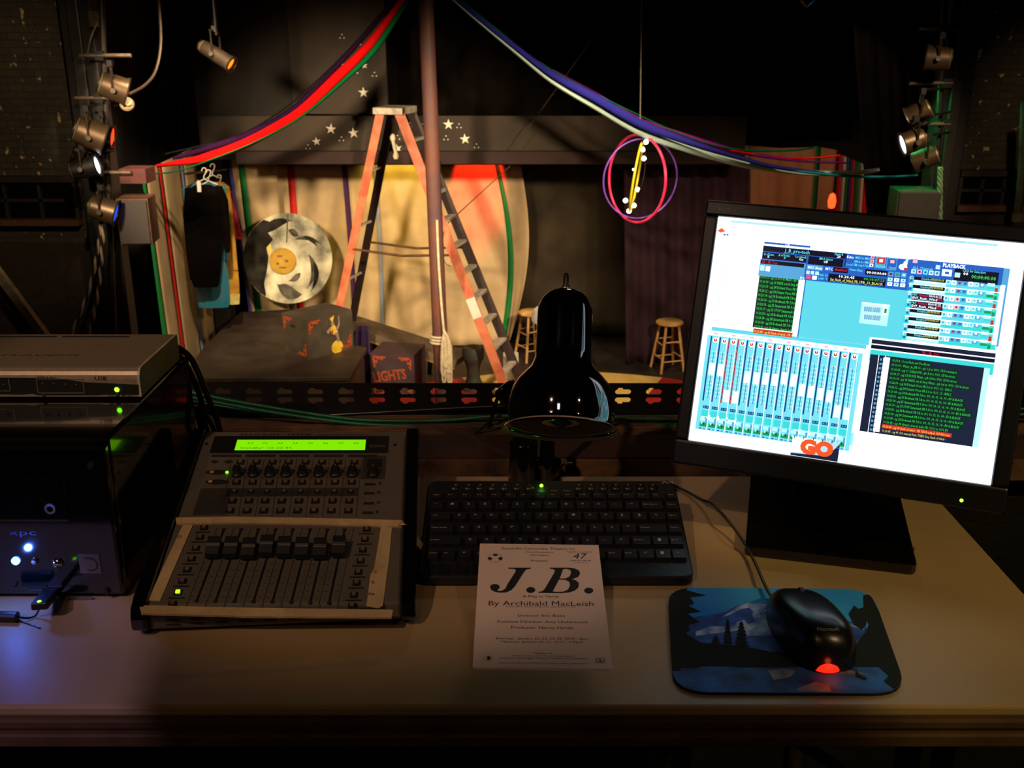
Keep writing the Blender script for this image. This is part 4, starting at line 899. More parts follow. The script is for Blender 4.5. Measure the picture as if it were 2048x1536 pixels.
# front vents on chassis face
b = MB()
for g in range(9):
    for r2 in range(3):
        for h_ in range(1):
            p0 = lerp(.018, .22, g/8); base = FM.W(p0, -MH); yy = base.y-.0006; z = TZ+.012+r2*.005
            b.b2((base.x, yy-.0002, z), (base.x+.014, yy+.0003, z+.0012), dgrey)
b.build('front_vents', th)
for sx in (0, 1):    # dark side cheeks with rounded nose
    xo = -.016 if sx == 0 else MW; pts = []
    for t in range(7): a_ = PI+PI/2*t/6; pts.append((-MH-.004+.018*math.cos(a_)*.7, .0+.0))
    b = MB(); xa, xb = xo, xo+.016; rr = []
    prof = [(0, .006), (-MH+.01, .006), (-MH-.006, .002), (-MH-.012, -.008), (-MH-.010, -.5), (-MH+.008, -1), (0, -1)]
    A_ = []; B2 = []
    for (u_, z_) in prof:
        for lst, x_ in ((A_, xa), (B2, xb)):
            p = FM.W(x_, u_, z_ if z_ > -.1 else 0)
            if z_ == -1: p.z = TZ+.002
            if z_ == -.5: p.z = TZ+.012
            lst.append(p)
    n = len(prof); b.add(A_+B2, [tuple(range(n)), tuple(range(2*n-1, n-1, -1))]+[(i, i+n, (i+1) % n+n, (i+1) % n) for i in range(n)], gloss)
    b.build('side_cheek', th, bevel=.003)
mm = FM.M
def mq(px, py): return FM.L(px, py)
def mrect(b, x0, y0, x1, y1, z0, z1, mt):
    u, v = mq(x0, y0), mq(x1, y1); b.b2((min(u.x, v.x), min(u.y, v.y), z0), (max(u.x, v.x), max(u.y, v.y), z1), mt)
def mtext(b, s_, x0, y0, x1, h_, mt, z=.0008, shear=0, res=2):
    u, v = mq(x0, y0), mq(x1, y0); b.text(s_, u.x, u.y, z, v.x-u.x, h_, mt, res=res, shear=shear)
pale = mat('pale_print', (150, 125, 110), .5); line_m = mat('panel_line', (42, 37, 32), .6)
b = MB(mm)      # printed panel graphics
mtext(b, 'motor mix', 480, 871, 622, .0045, dgrey, shear=.5); mtext(b, 'Digital Mixer Workstation', 636, 871, 733, .0022, dgrey)
for k_ in range(9):    # channel columns upper
    x0t, x0b = lerp(463, 724, k_/8), lerp(443, 712, k_/8); u, v = mq(x0t, 918), mq(x0b, 1033)
    b.add([(u.x-.0003, u.y, .0004), (u.x+.0003, u.y, .0004), (v.x+.0003, v.y, .0004), (v.x-.0003, v.y, .0004)], [(3, 2, 1, 0)], line_m)
for k_ in range(9):
    x0t, x0b = 434+34.2*k_, 371+37.9*k_; u, v = mq(x0t, 1056), mq(x0b, 1216)
    b.add([(u.x-.0003, u.y, .0004), (u.x+.0003, u.y, .0004), (v.x+.0003, v.y, .0004), (v.x-.0003, v.y, .0004)], [(3, 2, 1, 0)], line_m)
for k_ in range(5): mrect(b, 424+72*k_-k_*4, 910, 468+72*k_-k_*4+14, 914, 0, .0006, dgrey)
for y in (945,): mrect(b, 463, 935, 722, 957, 0, .0003, mat('panel_shade', (78, 70, 60), .6))
mrect(b, 455, 977, 716, 992, 0, .0003, mat('panel_dark', (52, 46, 40), .6)); mrect(b, 402, 977, 450, 1030, 0, .0003, MATS['panel_dark']); mrect(b, 727, 912, 770, 958, 0, .0003, MATS['panel_dark'])
for (x, y) in ((429, 984), (424, 1003), (420, 1022)): mtext(b, 'mode', x-8, y+2, x+8, .0025, mat('dim_print', (96, 72, 62), .6))
for i, (x, y) in enumerate(((740, 968), (738, 986), (737, 1006), (735, 1025))): mrect(b, x-10, y-1, x+11, y+3, 0, .0007, dgrey); mrect(b, x+17, y-3, x+22, y+1, 0, .0007, dgrey)
for (x, s_) in ((429, -1), (457, 1)):
    u = mq(x, 924); b.flat([(u.x, u.y+.004), (u.x+.006, u.y), (u.x, u.y-.004), (u.x-.006, u.y)], .0006, dgrey)
for y in (945, 964.5): u = mq(434, y); b.flat(ellipse(u.x, u.y, .0145, .0048, 22), .0006, dgrey)
for (x, y) in ((424, 945), (421, 964)): mrect(b, x-3, y-2, x+3, y+2, 0, .0012, mat('tiny_key_cream', (190, 160, 130), .5))
b.build('panel_print', th)
b = MB(mm); mrect(b, 430, 873.5, 776, 906, 0, .0012, black); dis = b.build('display_window', th)
b = MB(mm); u = mq(738, 893); cu = [(u.x+.0012*i*1.9, u.y+.0022*math.sin(i*1.25), .0016) for i in range(14)]; b.tube([Vector(p) for p in cu], .00028, pale, n=4) if False else None
mtext(b, 'Cm', 737, 896, 768, .005, pale, z=.0015, shear=.5); b.sub('maker_logo', dis)
b = MB(mm); mrect(b, 475, 881.5, 730, 901.5, .0012, .0016, em('lcd_green', (128, 232, 0), 1.0)); lt = mat('lcd_text', (20, 90, 0), .6)
lt2 = em('lcd_text_dark', (40, 110, 0), 1.0)
xs_ = (505, 535, 565, 595, 626, 656, 687, 717)
for i, x in enumerate(xs_): mtext(b, 'S%d' % (i+1), x-10, 890.5, x, .0042, lt2, z=.0019)
mtext(b, 'Standby!', 480, 900, 526, .0042, lt2, z=.0019); mtext(b, '10.20.45.', 535, 900, 587, .0042, lt2, z=.0019); b.sub('lit_display', dis)
btn = mat('button_cap', (120, 92, 74), .4); brim = mat('button_bezel', (26, 23, 20), .4)
def button(px, py, wd=.0048, lit=None, name='button', bar=False, s=1.0):
    u = mq(px, py); b = MB(mm); b.b2((u.x-wd*.95, u.y-wd*.9, 0), (u.x+wd*.95, u.y+wd*.9, .0018), brim)
    b.b2((u.x-wd*.5, u.y-wd*.45, .0018), (u.x+wd*.5, u.y+wd*.45, .0034), lit or btn)
    if bar: b.b2((u.x-.0085, u.y-.0085, 0), (u.x+.0085, u.y-.0066, .0006), dgrey)
    b.build(name, th)
rowx = [((481, 513, 545, 577, 611, 644, 676, 709), 925.5), ((473, 505.5, 539, 571, 604, 637, 670, 703.5), 965.7), ((469, 502, 534, 568, 601, 635, 668.6, 701.6), 984.5),
        ((464.7, 497.7, 530, 563.6, 597.8, 630.8, 665, 698.6), 1003), ((460, 494, 527.5, 560.7, 595, 628, 662.5, 696.7), 1022.6)]
for ri, (xs_, y) in enumerate(rowx):
    for x in xs_: button(x, y, .0048 if ri != 2 else .0036)
u = mq(749, 927); b = MB(mm); b.b2((u.x-.009, u.y-.008, 0), (u.x+.009, u.y+.008, .0015), black); b.build('small_display', th)
def knob(px, py, r=.0066):
    u = mq(px, py+5); b = MB(mm @ Matrix.Translation((u.x, u.y, 0))); b.lathe([(0, .013), (r*.62, .013), (r*.78, .011), (r*.9, .004), (r*1.12, .003), (r*1.15, 0)], black, n=20)
    b.b2((-.0004, .001, .013), (.0004, r*.6, .0134), pale); b.build('knob', th)
for x in (475, 507, 540, 572.5, 605.5, 638, 671, 705, 746): knob(x, 944)
u = mq(454, 945.5); b = MB(mm @ Matrix.Translation((u.x, u.y, 0))); b.lathe([(0, .0025), (.0018, .0016), (.002, 0)], em('green_led2', (100, 255, 20), 3), n=12); b.build('status_led', th)
litg = em('green_key', (140, 255, 20), 3)
for i, (x, y) in enumerate(((408, 1056.6), (400, 1075.7), (391.5, 1097.6), (383, 1119), (374.5, 1140.7), (365, 1163.6), (356, 1186.4), (345, 1209))): button(x, y, .0042, lit=litg if i == 6 else None, bar=i < 7)
for i, (x, y) in enumerate(((733.4, 1059.5), (729.6, 1080), (725.5, 1101), (721, 1123), (716.4, 1145.4), (713, 1167), (707.6, 1191.4), (704, 1213))): button(x, y, .0042, bar=i < 7)
for i in range(8):
    u = mq(447.8+34.5*i, 1059.5); v = mq(393.5+37.8*i, 1202+.6*i)
    b = MB(mm); d_ = (v-u).normalized(); n_ = Vector((-d_.y, d_.x, 0))*.0011
    b.add([u+n_+Vector((0, 0, .0006)), v+n_+Vector((0, 0, .0006)), v-n_+Vector((0, 0, .0006)), u-n_+Vector((0, 0, .0006))], [(0, 1, 2, 3)], black)
    for q in (u, v): b.lathe([(0, .001), (.0022, .001), (.0024, 0)], dgrey, Matrix.Translation(q), n=12)
    for j in range(11):
        q = u.lerp(v, .06+.088*j)
        for s_ in (-1, 1): b.b2((q.x+s_*.006-.0015, q.y-.0002, 0), (q.x+s_*.006+.0015, q.y+.0002, .0004), line_m)
    b.build('fader_slot', th)
    cxp = (608, 728, 848, 970, 1090, 1210, 1333, 1462)[i]/3.413+250; cyp = 1020+(292, 292, 300, 282, 290, 296, 300, 286)[i]/3.413
    c_ = mq(cxp, cyp+2); b = MB(mm @ Matrix.Translation((c_.x, c_.y, 0)))
    hw, hl = .0072, .0115
    pr_ = [(-hl, .003), (-hl, .010), (-hl*.25, .0135), (0, .0118), (hl*.25, .0135), (hl, .016), (hl, .003)]
    V = [(-hw, y, z) for y, z in pr_]+[(hw, y, z) for y, z in pr_]; n = len(pr_)
    b.add(V, [tuple(range(n-1, -1, -1)), tuple(range(n, 2*n))]+[(j, (j+1) % n, (j+1) % n+n, j+n) for j in range(n)], black); b.b2((-hw, -.0004, .0117), (hw, .0004, .0122), pale)
    b.b2((-.0015, -.004, -.0), (.0015, .004, .003), dsteel); b.build('fader_cap', th)
tape = mat('masking_tape', (196, 164, 116), .7, 0, .12, 30, .3, 120)
def tape_strip(pts, name='masking_tape', z=.0012, text=None):
    b = MB(mm); P = [mq(*p) for p in pts]; n = len(P)
    b.add([(p.x, p.y, z) for p in P]+[(p.x, p.y, 0) for p in P], [tuple(range(n)), tuple(range(2*n-1, n-1, -1))]+[(i, i+n, (i+1) % n+n, (i+1) % n) for i in range(n)], tape)
    if text:
        for (s_, x, y) in text: u = mq(x, y); b.text(s_, u.x-.004, u.y, z+.0004, 0, .0045, mat('pen_ink', (66, 44, 30), .7))
    return b.build(name, th)
tape_strip([(352, 1038), (470, 1036), (640, 1039), (803, 1043), (804, 1056), (640, 1051), (470, 1048), (353, 1050)], z=.0022)
tape_strip([(366, 1051), (386, 1051), (356, 1120), (320, 1203), (296, 1202), (330, 1128)], text=[('O', 362, 1078)])
tape_strip([(762, 1054), (784, 1056), (778, 1120), (772, 1165), (766, 1212), (758, 1217), (733, 1213), (741, 1150), (748, 1140)], text=[('F', 757, 1148), ('B', 751, 1169), ('Aa', 743, 1192)])
tape_strip([(279, 1214), (500, 1219), (786, 1223), (783, 1238), (500, 1236), (283, 1230)], z=.0026)
b = MB(); P = [Py(803, 1041, FM.W(.27, -.2).y), ]; q = FM.W(*mq(800, 1048)[:2], .002)
cur = [q, q+Vector((.008, -.001, .002)), q+Vector((.014, -.003, -.006)), q+Vector((.019, -.006, -.018)), q+Vector((.026, -.010, -.026))]
V = []; 
for p in cur: V += [p+Vector((-.001, -.008, 0)), p+Vector((.001, .006, 0))]
b.add(V, [(2*i, 2*i+1, 2*i+3, 2*i+2) for i in range(4)], tape, True); b.build('tape_end', th, solid=.0005)
b = MB(mm)
for (x, y) in ((413, 888), (790, 890)): u = mq(x, y); b.lathe([(0, .0012), (.002, .0012), (.0024, 0)], dsteel, Matrix.Translation(u), n=12)
b.build('panel_screws', th)

# ================================================================ KEYBOARD
kA, kB = Pz(835, 1150, TZ+.016), Pz(1390, 1150, TZ+.016); kC = Pz(858, 958, TZ+.060)
FK = Frame(((kA+kB)/2), kB-kA, Pz(1110, 957, TZ+.060)-(kA+kB)/2)
kd = mat('keyboard_black', (22, 23, 27), .4, var=.1); kkey = mat('key_black', (26, 27, 32), .38, var=.08); klet = mat('key_letter', (185, 182, 170), .5)
th = thing('compact_keyboard', 'compact black keyboard behind the program, propped up at back', 'keyboard', ((kA+kB)/2).xy.to_3d()+Vector((0, .08, TZ)))
def kq(px, py): return FK.L(px, py)
wK = (kB-kA).length/2; dK = kq(1110, 957).y
poly = []
for (cx, cy, a0) in ((-wK+.012, .012, PI), (wK-.012, .012, 1.5*PI), (wK-.012, dK-.012, 0), (-wK+.012, dK-.012, PI/2)):
    for j in range(6): a_ = a0+PI/2*j/5; poly.append((cx+.012*math.cos(a_), cy+.012*math.sin(a_)))
b = MB(); n = len(poly); topv = [FK.W(x, y, -.003) for x, y in poly]
b.hexa(topv, [Vector((v.x, v.y, TZ+.002)) for v in topv], kd); b.build('keyboard_body', th, bevel=.002)
Z5 = lambda x: 820+x/3.413
Z5y = lambda y: 880+y/3.413
rows = [
 (385, 24, [(140, 235, 'Esc')]+[(240+100.3*i, 240+100.3*i+92, ('F%d' % (i+1)) if i < 12 else ['Prt', 'Pau', 'Scr'][i-12]) for i in range(15)]+[(1748, 1828, 'Num')]),
 (450, 30, [(133, 236, '`')]+[(243+111*i, 243+111*i+103, c_) for i, c_ in enumerate('1234567890-=')]+[(1577, 1728, 'Back Space'), (1745, 1832, 'Home')]),
 (525, 30, [(130, 286, 'Tab')]+[(290+111.5*i, 290+111.5*i+103, c_) for i, c_ in enumerate('QWERTYUIOP[]')]+[(1632, 1742, '\\'), (1752, 1842, 'PgUp')]),
 (608, 32, [(124, 306, 'Caps Lock')]+[(311+113.3*i, 311+113.3*i+105, c_) for i, c_ in enumerate("ASDFGHJKL;'")]+[(1560, 1752, 'Enter'), (1764, 1852, 'PgDn')]),
 (693, 32, [(116, 358, 'Shift')]+[(363+114.6*i, 363+114.6*i+106, c_) for i, c_ in enumerate('ZXCVBNM,./')]+[(1513, 1642, 'Shift'), (1655, 1762, '|'), (1772, 1862, 'End')]),
 (783, 34, [(106, 203, 'Ctrl'), (209, 315, 'Fn'), (322, 430, 'W'), (437, 550, 'Alt'), (560, 1220, ''), (1228, 1335, 'Alt'), (1342, 1448, 'Ins'), (1454, 1554, 'Del'), (1560, 1668, '<'), (1674, 1780, '|'), (1788, 1882, '>')]),
]
for (yc, hh, ks) in rows:
    for (x0, x1, lab) in ks:
        u, v = kq(Z5(x0), Z5y(yc+hh)), kq(Z5(x1), Z5y(yc-hh)); cx, cy = (u.x+v.x)/2, (u.y+v.y)/2; w2, h2 = (v.x-u.x)/2-.0006, (v.y-u.y)/2-.0004
        b = MB(FK.M @ Matrix.Translation((cx, cy, 0)))
        t_, z0, z1 = .0012, -.003, .002
        b.add([(-w2, -h2, z0), (w2, -h2, z0), (w2, h2, z0), (-w2, h2, z0), (-w2+t_, -h2+t_, z1), (w2-t_, -h2+t_, z1), (w2-t_, h2-t_*.7, z1), (-w2+t_, h2-t_*.7, z1)],
              [(4, 5, 6, 7), (0, 1, 5, 4), (1, 2, 6, 5), (2, 3, 7, 6), (3, 0, 4, 7)], kkey)
        if lab:
            single = len(lab) == 1; wd = .0036 if single else min(2*w2*.62, .0022*len(lab)); b.text(lab, (-w2+.003) if not single else -.003, 0, z1+.0002, wd, .0034 if single else .0018, klet)
        b.build('key', th)
for i, x in enumerate((303, 392, 472, 558, 643, 727, 812, 1150, 1235, 1320, 1405, 1488, 1574, 1660)):
    u = kq(Z5(x), Z5y(312)); b = MB(FK.M @ Matrix.Translation((u.x, u.y, -.003))); b.lathe([(0, .0035), (.004, .003), (.006, .001), (.0065, 0)], mat('media_key', (60, 56, 50), .3, .4), n=18); b.build('media_key', th)
u = kq(1083, 968); b = MB(FK.M @ Matrix.Translation((u.x, u.y, -.003))); b.lathe([(0, .002), (.002, .0015), (.0024, 0)], em('green_led3', (90, 255, 30), 9), n=14); b.build('lock_led', th)
point(FK.W(u.x, u.y, .006), .0018, (.1, 1, .1), .002)
u = kq(1336, 965); b = MB(FK.M); b.text('A4', u.x-.008, u.y, -.0024, .016, .007, klet); 
for (x, s_) in ((1083, 'NUM'), (1108, 'CAPS'), (1133, 'SCRL')): u = kq(x, 979); b.text(s_, u.x-.004, u.y, -.0026, .008, .0016, klet)
b.build('printed_marks', th)

# ================================================================ PROGRAM FLYER
pb0, pb1 = Pz(945, 1336, TZ+.0012), Pz(1225, 1338, TZ+.0012); pt0 = Pz(960, 1087, TZ+.040); pt1 = Pz(1197, 1090, TZ+.040)
FP = Frame(pb0, pb1-pb0, (pt0+pt1)/2-(pb0+pb1)/2)
paper = mat('paper', (216, 190, 176), .8, 0, .03, 6); ink = mat('ink', (20, 22, 26), .7)
th = thing('theatre_program', 'folded white theatre program headed J.B. leaning on the keyboard', 'program', (pb0+pb1)/2)
g0, g1, g2, g3 = [FP.L(*p) for p in ((945, 1335), (1225, 1338), (1197, 1090), (960, 1087))]
for li, (dz, sh) in enumerate(((0, 0), (-.0008, .0012))):
    b = MB(FP.M); b.add([(g0.x+sh, g0.y-sh, dz), (g1.x+sh*.3, g1.y-sh*2, dz), (g2.x, g2.y, dz), (g3.x, g3.y, dz)]+[(g0.x+sh, g0.y-sh, dz-.0003), (g1.x+sh*.3, g1.y-sh*2, dz-.0003), (g2.x, g2.y, dz-.0003), (g3.x, g3.y, dz-.0003)],
        [(0, 1, 2, 3), (7, 6, 5, 4), (0, 4, 5, 1), (1, 5, 6, 2), (2, 6, 7, 3), (3, 7, 4, 0)], paper)
    if li == 0:
        zx = lambda x: 930+x/5.69
        zy = lambda y: 1080+y/5.69
        def pl(x, y): q = FP.L(zx(x), zy(y)); return (q.x, q.y)
        def ptext(s_, x0, x1, y, h_, shear=0):
            q0, q1 = pl(x0, y), pl(x1, y); k_ = abs(pl(x0, y)[1]-pl(x0, y-h_)[1]); b.text(s_, q0[0], q0[1], .0002, q1[0]-q0[0], k_, ink, shear=shear)
        J = [(490, 316), (752, 316), (748, 328), (700, 336), (672, 365), (575, 520), (530, 570), (470, 598), (400, 602), (340, 592), (300, 570), (285, 540), (290, 518), (315, 504), (350, 502), (382, 512), (396, 532), (392, 552), (372, 566), (368, 575), (395, 582), (430, 575), (462, 550), (485, 500), (575, 362), (578, 340), (555, 330), (492, 328)]
        Bo = [(965, 316), (1180, 316), (1250, 325), (1300, 350), (1310, 385), (1290, 420), (1240, 440), (1215, 446), (1265, 460), (1298, 495), (1290, 540), (1255, 575), (1190, 598), (1100, 606), (835, 603), (838, 592), (880, 582), (905, 560), (1020, 365), (1022, 345), (1000, 332), (965, 328)]
        B1 = [(1118, 332), (1165, 330), (1200, 345), (1208, 375), (1190, 415), (1150, 437), (1078, 440)]
        B2_ = [(1070, 452), (1140, 454), (1188, 480), (1195, 520), (1170, 565), (1120, 588), (1040, 592), (1000, 586)]
        Mt = Matrix.Translation((0, 0, .0002))
        b.shape([[pl(*p) for p in J]], ink, Mt); b.shape([[pl(*p) for p in Bo], [pl(*p) for p in B1], [pl(*p) for p in B2_]], ink, Mt)
        for (x, y) in ((748, 570), (1408, 577)): b.shape([[pl(*p) for p in ellipse(x, y, 52, 34, 24)]], ink, Mt)
        ptext('Zanesville Community Theatre, Inc', 410, 1255, 108, 26); ptext('Third Production', 688, 1005, 148, 18); ptext('47th Season', 742, 950, 180, 17); ptext('Presents', 750, 940, 246, 22)
        ptext('A Play in Verse', 655, 1068, 655, 30); ptext('By Archibald MacLeish', 268, 1465, 745, 55); ptext('Produced by special arrangement with Samuel French', 470, 1260, 764, 14)
        ptext('Director: Eric Blake', 600, 1140, 873, 28); ptext('Assistant Director: Amy Underwood', 358, 1392, 942, 30); ptext('Producer: Nancy Hynds', 525, 1228, 1010, 32)
        ptext('Evenings   January 22, 23, 29, 30, 2010 - 8pm', 358, 1400, 1132, 26); ptext('Matinees  January 24, 31, 2010 - 2:30pm', 415, 1345, 1168, 24)
        ptext('Member of', 795, 990, 1298, 18); ptext('Ohio Community Theatre Association', 540, 1248, 1325, 16); ptext('Zanesville Muskingum County Chamber of Commerce', 395, 1398, 1352, 18)
        ptext('Please turn off all cell phones and beepers while in the theatre', 388, 1410, 1405, 15)
        ptext('47', 1222, 1370, 216, 66, .25); ptext('ZANESVILLE COMMUNITY', 1160, 1450, 142, 11); ptext('YEARS OF THEATRE', 1190, 1435, 242, 14); ptext('in downtown', 1240, 1395, 260, 10)
        for (x, y, rx, ry) in ((285, 212, 26, 16), (345, 172, 28, 12), (403, 212, 24, 18), (270, 1345, 22, 22)): b.shape([[pl(*p) for p in ellipse(x, y, rx, ry, 14)]], ink, Mt)
        for (x, y) in ((345, 205), (262, 1348)): b.shape([[pl(*p) for p in ellipse(x, y, 84 if x > 300 else 52, 48 if x > 300 else 30, 28)], [pl(*p) for p in ellipse(x, y, 80 if x > 300 else 48, 45 if x > 300 else 27, 28)]], ink, Mt)
        b.shape([[pl(1488, 1345), pl(1588, 1345), pl(1590, 1400), pl(1492, 1400)], [pl(1496, 1350), pl(1580, 1350), pl(1582, 1395), pl(1500, 1395)]], ink, Mt)
        b.shape([[pl(*p) for p in ellipse(1535, 1380, 22, 13, 16)], [pl(*p) for p in ellipse(1535, 1380, 15, 8, 16)]], ink, Mt); b.shape([[pl(1530, 1352), pl(1540, 1352), pl(1545, 1372), pl(1562, 1374), pl(1566, 1388), pl(1534, 1376)]], ink, Mt)
    b.build('cover_sheet' if li == 0 else 'inner_sheet', th)

# ================================================================ MOUSE PAD + MOUSE
q = [Pz(1337, 1180, TZ), Pz(1742, 1180, TZ), Pz(1812, 1386, TZ), Pz(1352, 1383, TZ)]
Fpad = Frame(q[3], q[2]-q[3], q[0]-q[3]); zt = .0035
Fpad2 = Frame(q[3]+Vector((0, 0, zt)), q[2]-q[3], q[0]-q[3])
def pd(px, py): v = Fpad2.L(px, py); return (v.x, v.y)
def rounded(P, r, n=6):
    out = []; m = len(P)
    for i in range(m):
        p0, p, p1 = Vector(P[i-1]), Vector(P[i]), Vector(P[(i+1) % m]); a_, c_ = p+(p0-p).normalized()*r, p+(p1-p).normalized()*r
        for j in range(n+1): t = j/n; out.append(tuple(a_*(1-t)**2+p*2*t*(1-t)+c_*t*t))
    return out
quadp = [pd(1335, 1175), pd(1742, 1178), pd(1816, 1387), pd(1348, 1384)]
rp_ = rounded([(v[0], v[1]) for v in quadp], .035)
rub = mat('pad_rubber', (14, 14, 15), .8)
sky = mat('pad_sky', (30, 118, 222), .7, 0, .0, 6, col2=(58, 160, 214), spec=.2); snow = mat('pad_mountain', (205, 215, 235), .7, 0, 0, 55, col2=(36, 82, 165)); deep = mat('pad_slope', (40, 92, 185), .7, 0, 0, 60, col2=(18, 44, 105))
tree = mat('pad_tree', (9, 18, 12), .95, 0, .3, 60); shore = mat('pad_shore', (12, 22, 12), .95, 0, .3, 40); lake = mat('pad_lake', (36, 104, 190), .7, 0, 0, 30, col2=(12, 34, 66)); refl = mat('pad_reflection', (150, 140, 132), .6, 0, 0, 45, col2=(50, 62, 84))
th = thing('mouse_pad', 'mouse pad printed with a snowy mountain, lake and trees', 'mouse pad', sum(q, Vector())/4)
b = MB(Fpad2.M); b.prism(rp_, -zt, -.0001, rub); b.build('rubber_base', th)
z7 = lambda x, y: pd(1300+x/3.724, 1100+y/3.724)
def clipx(poly, inside_poly):    # Sutherland-Hodgman against the rounded outline
    out = list(poly); n = len(inside_poly)
    for i in range(n):
        a_, c_ = inside_poly[i], inside_poly[(i+1) % n]; inp = out; out = []
        if not inp: break
        def side_(p): return (c_[0]-a_[0])*(p[1]-a_[1])-(c_[1]-a_[1])*(p[0]-a_[0])
        if abs(c_[0]-a_[0])+abs(c_[1]-a_[1]) < 1e-9: out = inp; continue
        for j in range(len(inp)):
            p, r_ = inp[j-1], inp[j]; sp_, sr = side_(p), side_(r_)
            if (sp_ >= 0) != (sr >= 0): t = sp_/(sp_-sr); out.append((p[0]+(r_[0]-p[0])*t, p[1]+(r_[1]-p[1])*t))
            if sr >= 0: out.append(r_)
    return out
area2 = sum(rp_[i-1][0]*rp_[i][1]-rp_[i][0]*rp_[i-1][1] for i in range(len(rp_)))
rpc = rp_ if area2 > 0 else rp_[::-1]
# convex-ish outline needs convex clip; outline is convex
b = MB(Fpad2.M); b.flat(rpc, 0, sky); lay = [.00005]
def pic(pts, mt):
    P = [z7(*p) for p in pts]
    lay[0] += .00003
    V, Fc = shape2d([P]);
    for f_ in Fc:
        c_ = clipx([(V[i].x, V[i].y) for i in f_] if sum((V[f_[i-1]].x*V[f_[i]].y-V[f_[i]].x*V[f_[i-1]].y) for i in range(len(f_))) > 0 else [(V[i].x, V[i].y) for i in f_][::-1], rpc)
        if len(c_) > 2: b.flat(c_, lay[0], mt)
pic([(100, 850), (1950, 840), (1990, 1120), (100, 1120)], lake)
pic([(200, 560), (330, 500), (460, 480), (560, 460), (640, 420), (720, 395), (860, 400), (900, 420), (1000, 480), (1200, 520), (1400, 500), (1480, 530), (1600, 560), (1700, 760), (200, 780)], deep)
pic([(540, 500), (650, 425), (725, 395), (870, 402), (850, 440), (780, 470), (740, 430), (680, 440), (600, 480)], snow)
pic([(760, 470), (880, 440), (960, 560), (900, 640), (720, 640), (700, 560), (780, 540)], snow)
pic([(340, 610), (450, 570), (560, 570), (700, 520), (760, 590), (660, 600), (500, 620), (340, 640)], snow)
pic([(1390, 520), (1500, 540), (1600, 570), (1590, 600), (1480, 560)], snow)
pic([(150, 590), (260, 620), (380, 690), (600, 710), (760, 730), (900, 760), (1500, 760), (1800, 740), (1900, 870), (150, 880)], shore)
pic([(350, 880), (380, 870), (640, 870), (650, 960), (480, 980), (320, 990), (200, 940)], lake)
pic([(880, 900), (1000, 885), (1090, 900), (1040, 950), (920, 970)], refl); pic([(1100, 1030), (1230, 985), (1330, 1000), (1350, 1060), (1090, 1055)], refl); pic([(1380, 900), (1600, 890), (1750, 980), (1780, 1060), (1360, 1050)], lake)
pic([(1400, 905), (1500, 898), (1640, 930), (1560, 925), (1440, 930)], refl)
def fir(cx, y0, y1, wd, mt=tree, jag=7):
    L_ = [(cx, y0)]; Rr = []
    for i in range(1, jag+1):
        t = i/jag; y = lerp(y0, y1, t); w_ = wd*(.25+.75*t); L_ += [(cx-w_, y), (cx-w_*.5, y+2)]; Rr += [(cx+w_, y+3), (cx+w_*.55, y+5)]
    pic(L_+Rr[::-1], mt)
pic([(100, 270), (300, 262), (270, 300), (420, 340), (300, 355), (330, 400), (290, 420), (380, 460), (280, 475), (370, 540), (280, 560), (300, 600), (240, 640), (330, 690), (220, 740), (230, 900), (120, 900)], tree)
fir(578, 510, 700, 40); fir(680, 530, 720, 60); fir(490, 640, 740, 60)
pic([(1480, 480), (1520, 415), (1550, 440), (1590, 430), (1620, 480), (1610, 560), (1580, 600), (1520, 560)], tree)
pic([(1590, 340), (1640, 330), (1980, 1000), (1960, 1080), (1850, 1060), (1740, 980), (1780, 940), (1700, 870), (1560, 870), (1500, 760), (1540, 700), (1600, 620), (1630, 560), (1590, 480)], tree)
pic([(1530, 890), (1560, 930), (1620, 960), (1600, 975), (1530, 950)], tree)
b.build('printed_surface', th)
# mouse
mth = thing('computer_mouse', 'black optical mouse with glowing red tail on the pad', 'mouse', Pz(1620, 1280, TZ+zt))
mA, mB = Pz(1590, 1212, TZ+zt+.004), Pz(1650, 1325, TZ+zt+.004)     # front (cable end) and tail (glow)
md = (mB-mA); mL = md.length*1.12; FMs = Frame((mA+mB)/2-Vector((0, 0, .004)), Vector((-md.y, md.x, 0))*1, -md)
FMs = Frame((mA+mB)/2-Vector((0, 0, .004)), Vector((-md.y, md.x, 0)).normalized(), Vector((-md.x, -md.y, 0)))
mm1 = mat('mouse_black', (16, 18, 22), .28, 0, .05, 40); V = []; Fc = []; nu, nv = 28, 14
if FMs.ex.x < 0: FMs = Frame(FMs.o, -FMs.ex, FMs.ey)
if FMs.ez.z < 0: FMs = Frame(FMs.o, FMs.ex, -FMs.ey)
hw, hl, hh = .037, mL/2+.006, .040
head = 1 if (FMs.ey.dot(-md) > 0) else -1
def se(t, e): return math.copysign(abs(t)**e, t)
for i in range(nv+1):
    ph = PI/2*i/nv
    for j in range(nu):
        a_ = 2*PI*j/nu; x = hw*se(math.cos(a_), .62)*math.cos(ph)**.55; y = hl*se(math.sin(a_), .85)*math.cos(ph)**.6
        z = hh*math.sin(ph)**.8*(1-.22*(y*head/hl))
        z *= 1-.10*(x/hw)
        V.append((x-(.003*math.sin(y/hl*1.5)), y, z+.001))
for i in range(nv):
    for j in range(nu): Fc.append((i*nu+j, i*nu+(j+1) % nu, (i+1)*nu+(j+1) % nu, (i+1)*nu+j))
b = MB(FMs.M); b.add(V, Fc, mm1, True); b.add([v for v in V[:nu]], [tuple(range(nu-1, -1, -1))], mm1); b.build('mouse_shell', mth)
b = MB(FMs.M); b.lathe([(.0085, -.0028), (.0095, -.002), (.0095, .002), (.0085, .0028), (0, .0028)], dsteel, Matrix.Translation((0, head*hl*.55, hh*.66)) @ Matrix.Rotation(PI/2, 4, 'Y'), n=18); b.build('scroll_wheel', mth)
b = MB(FMs.M)
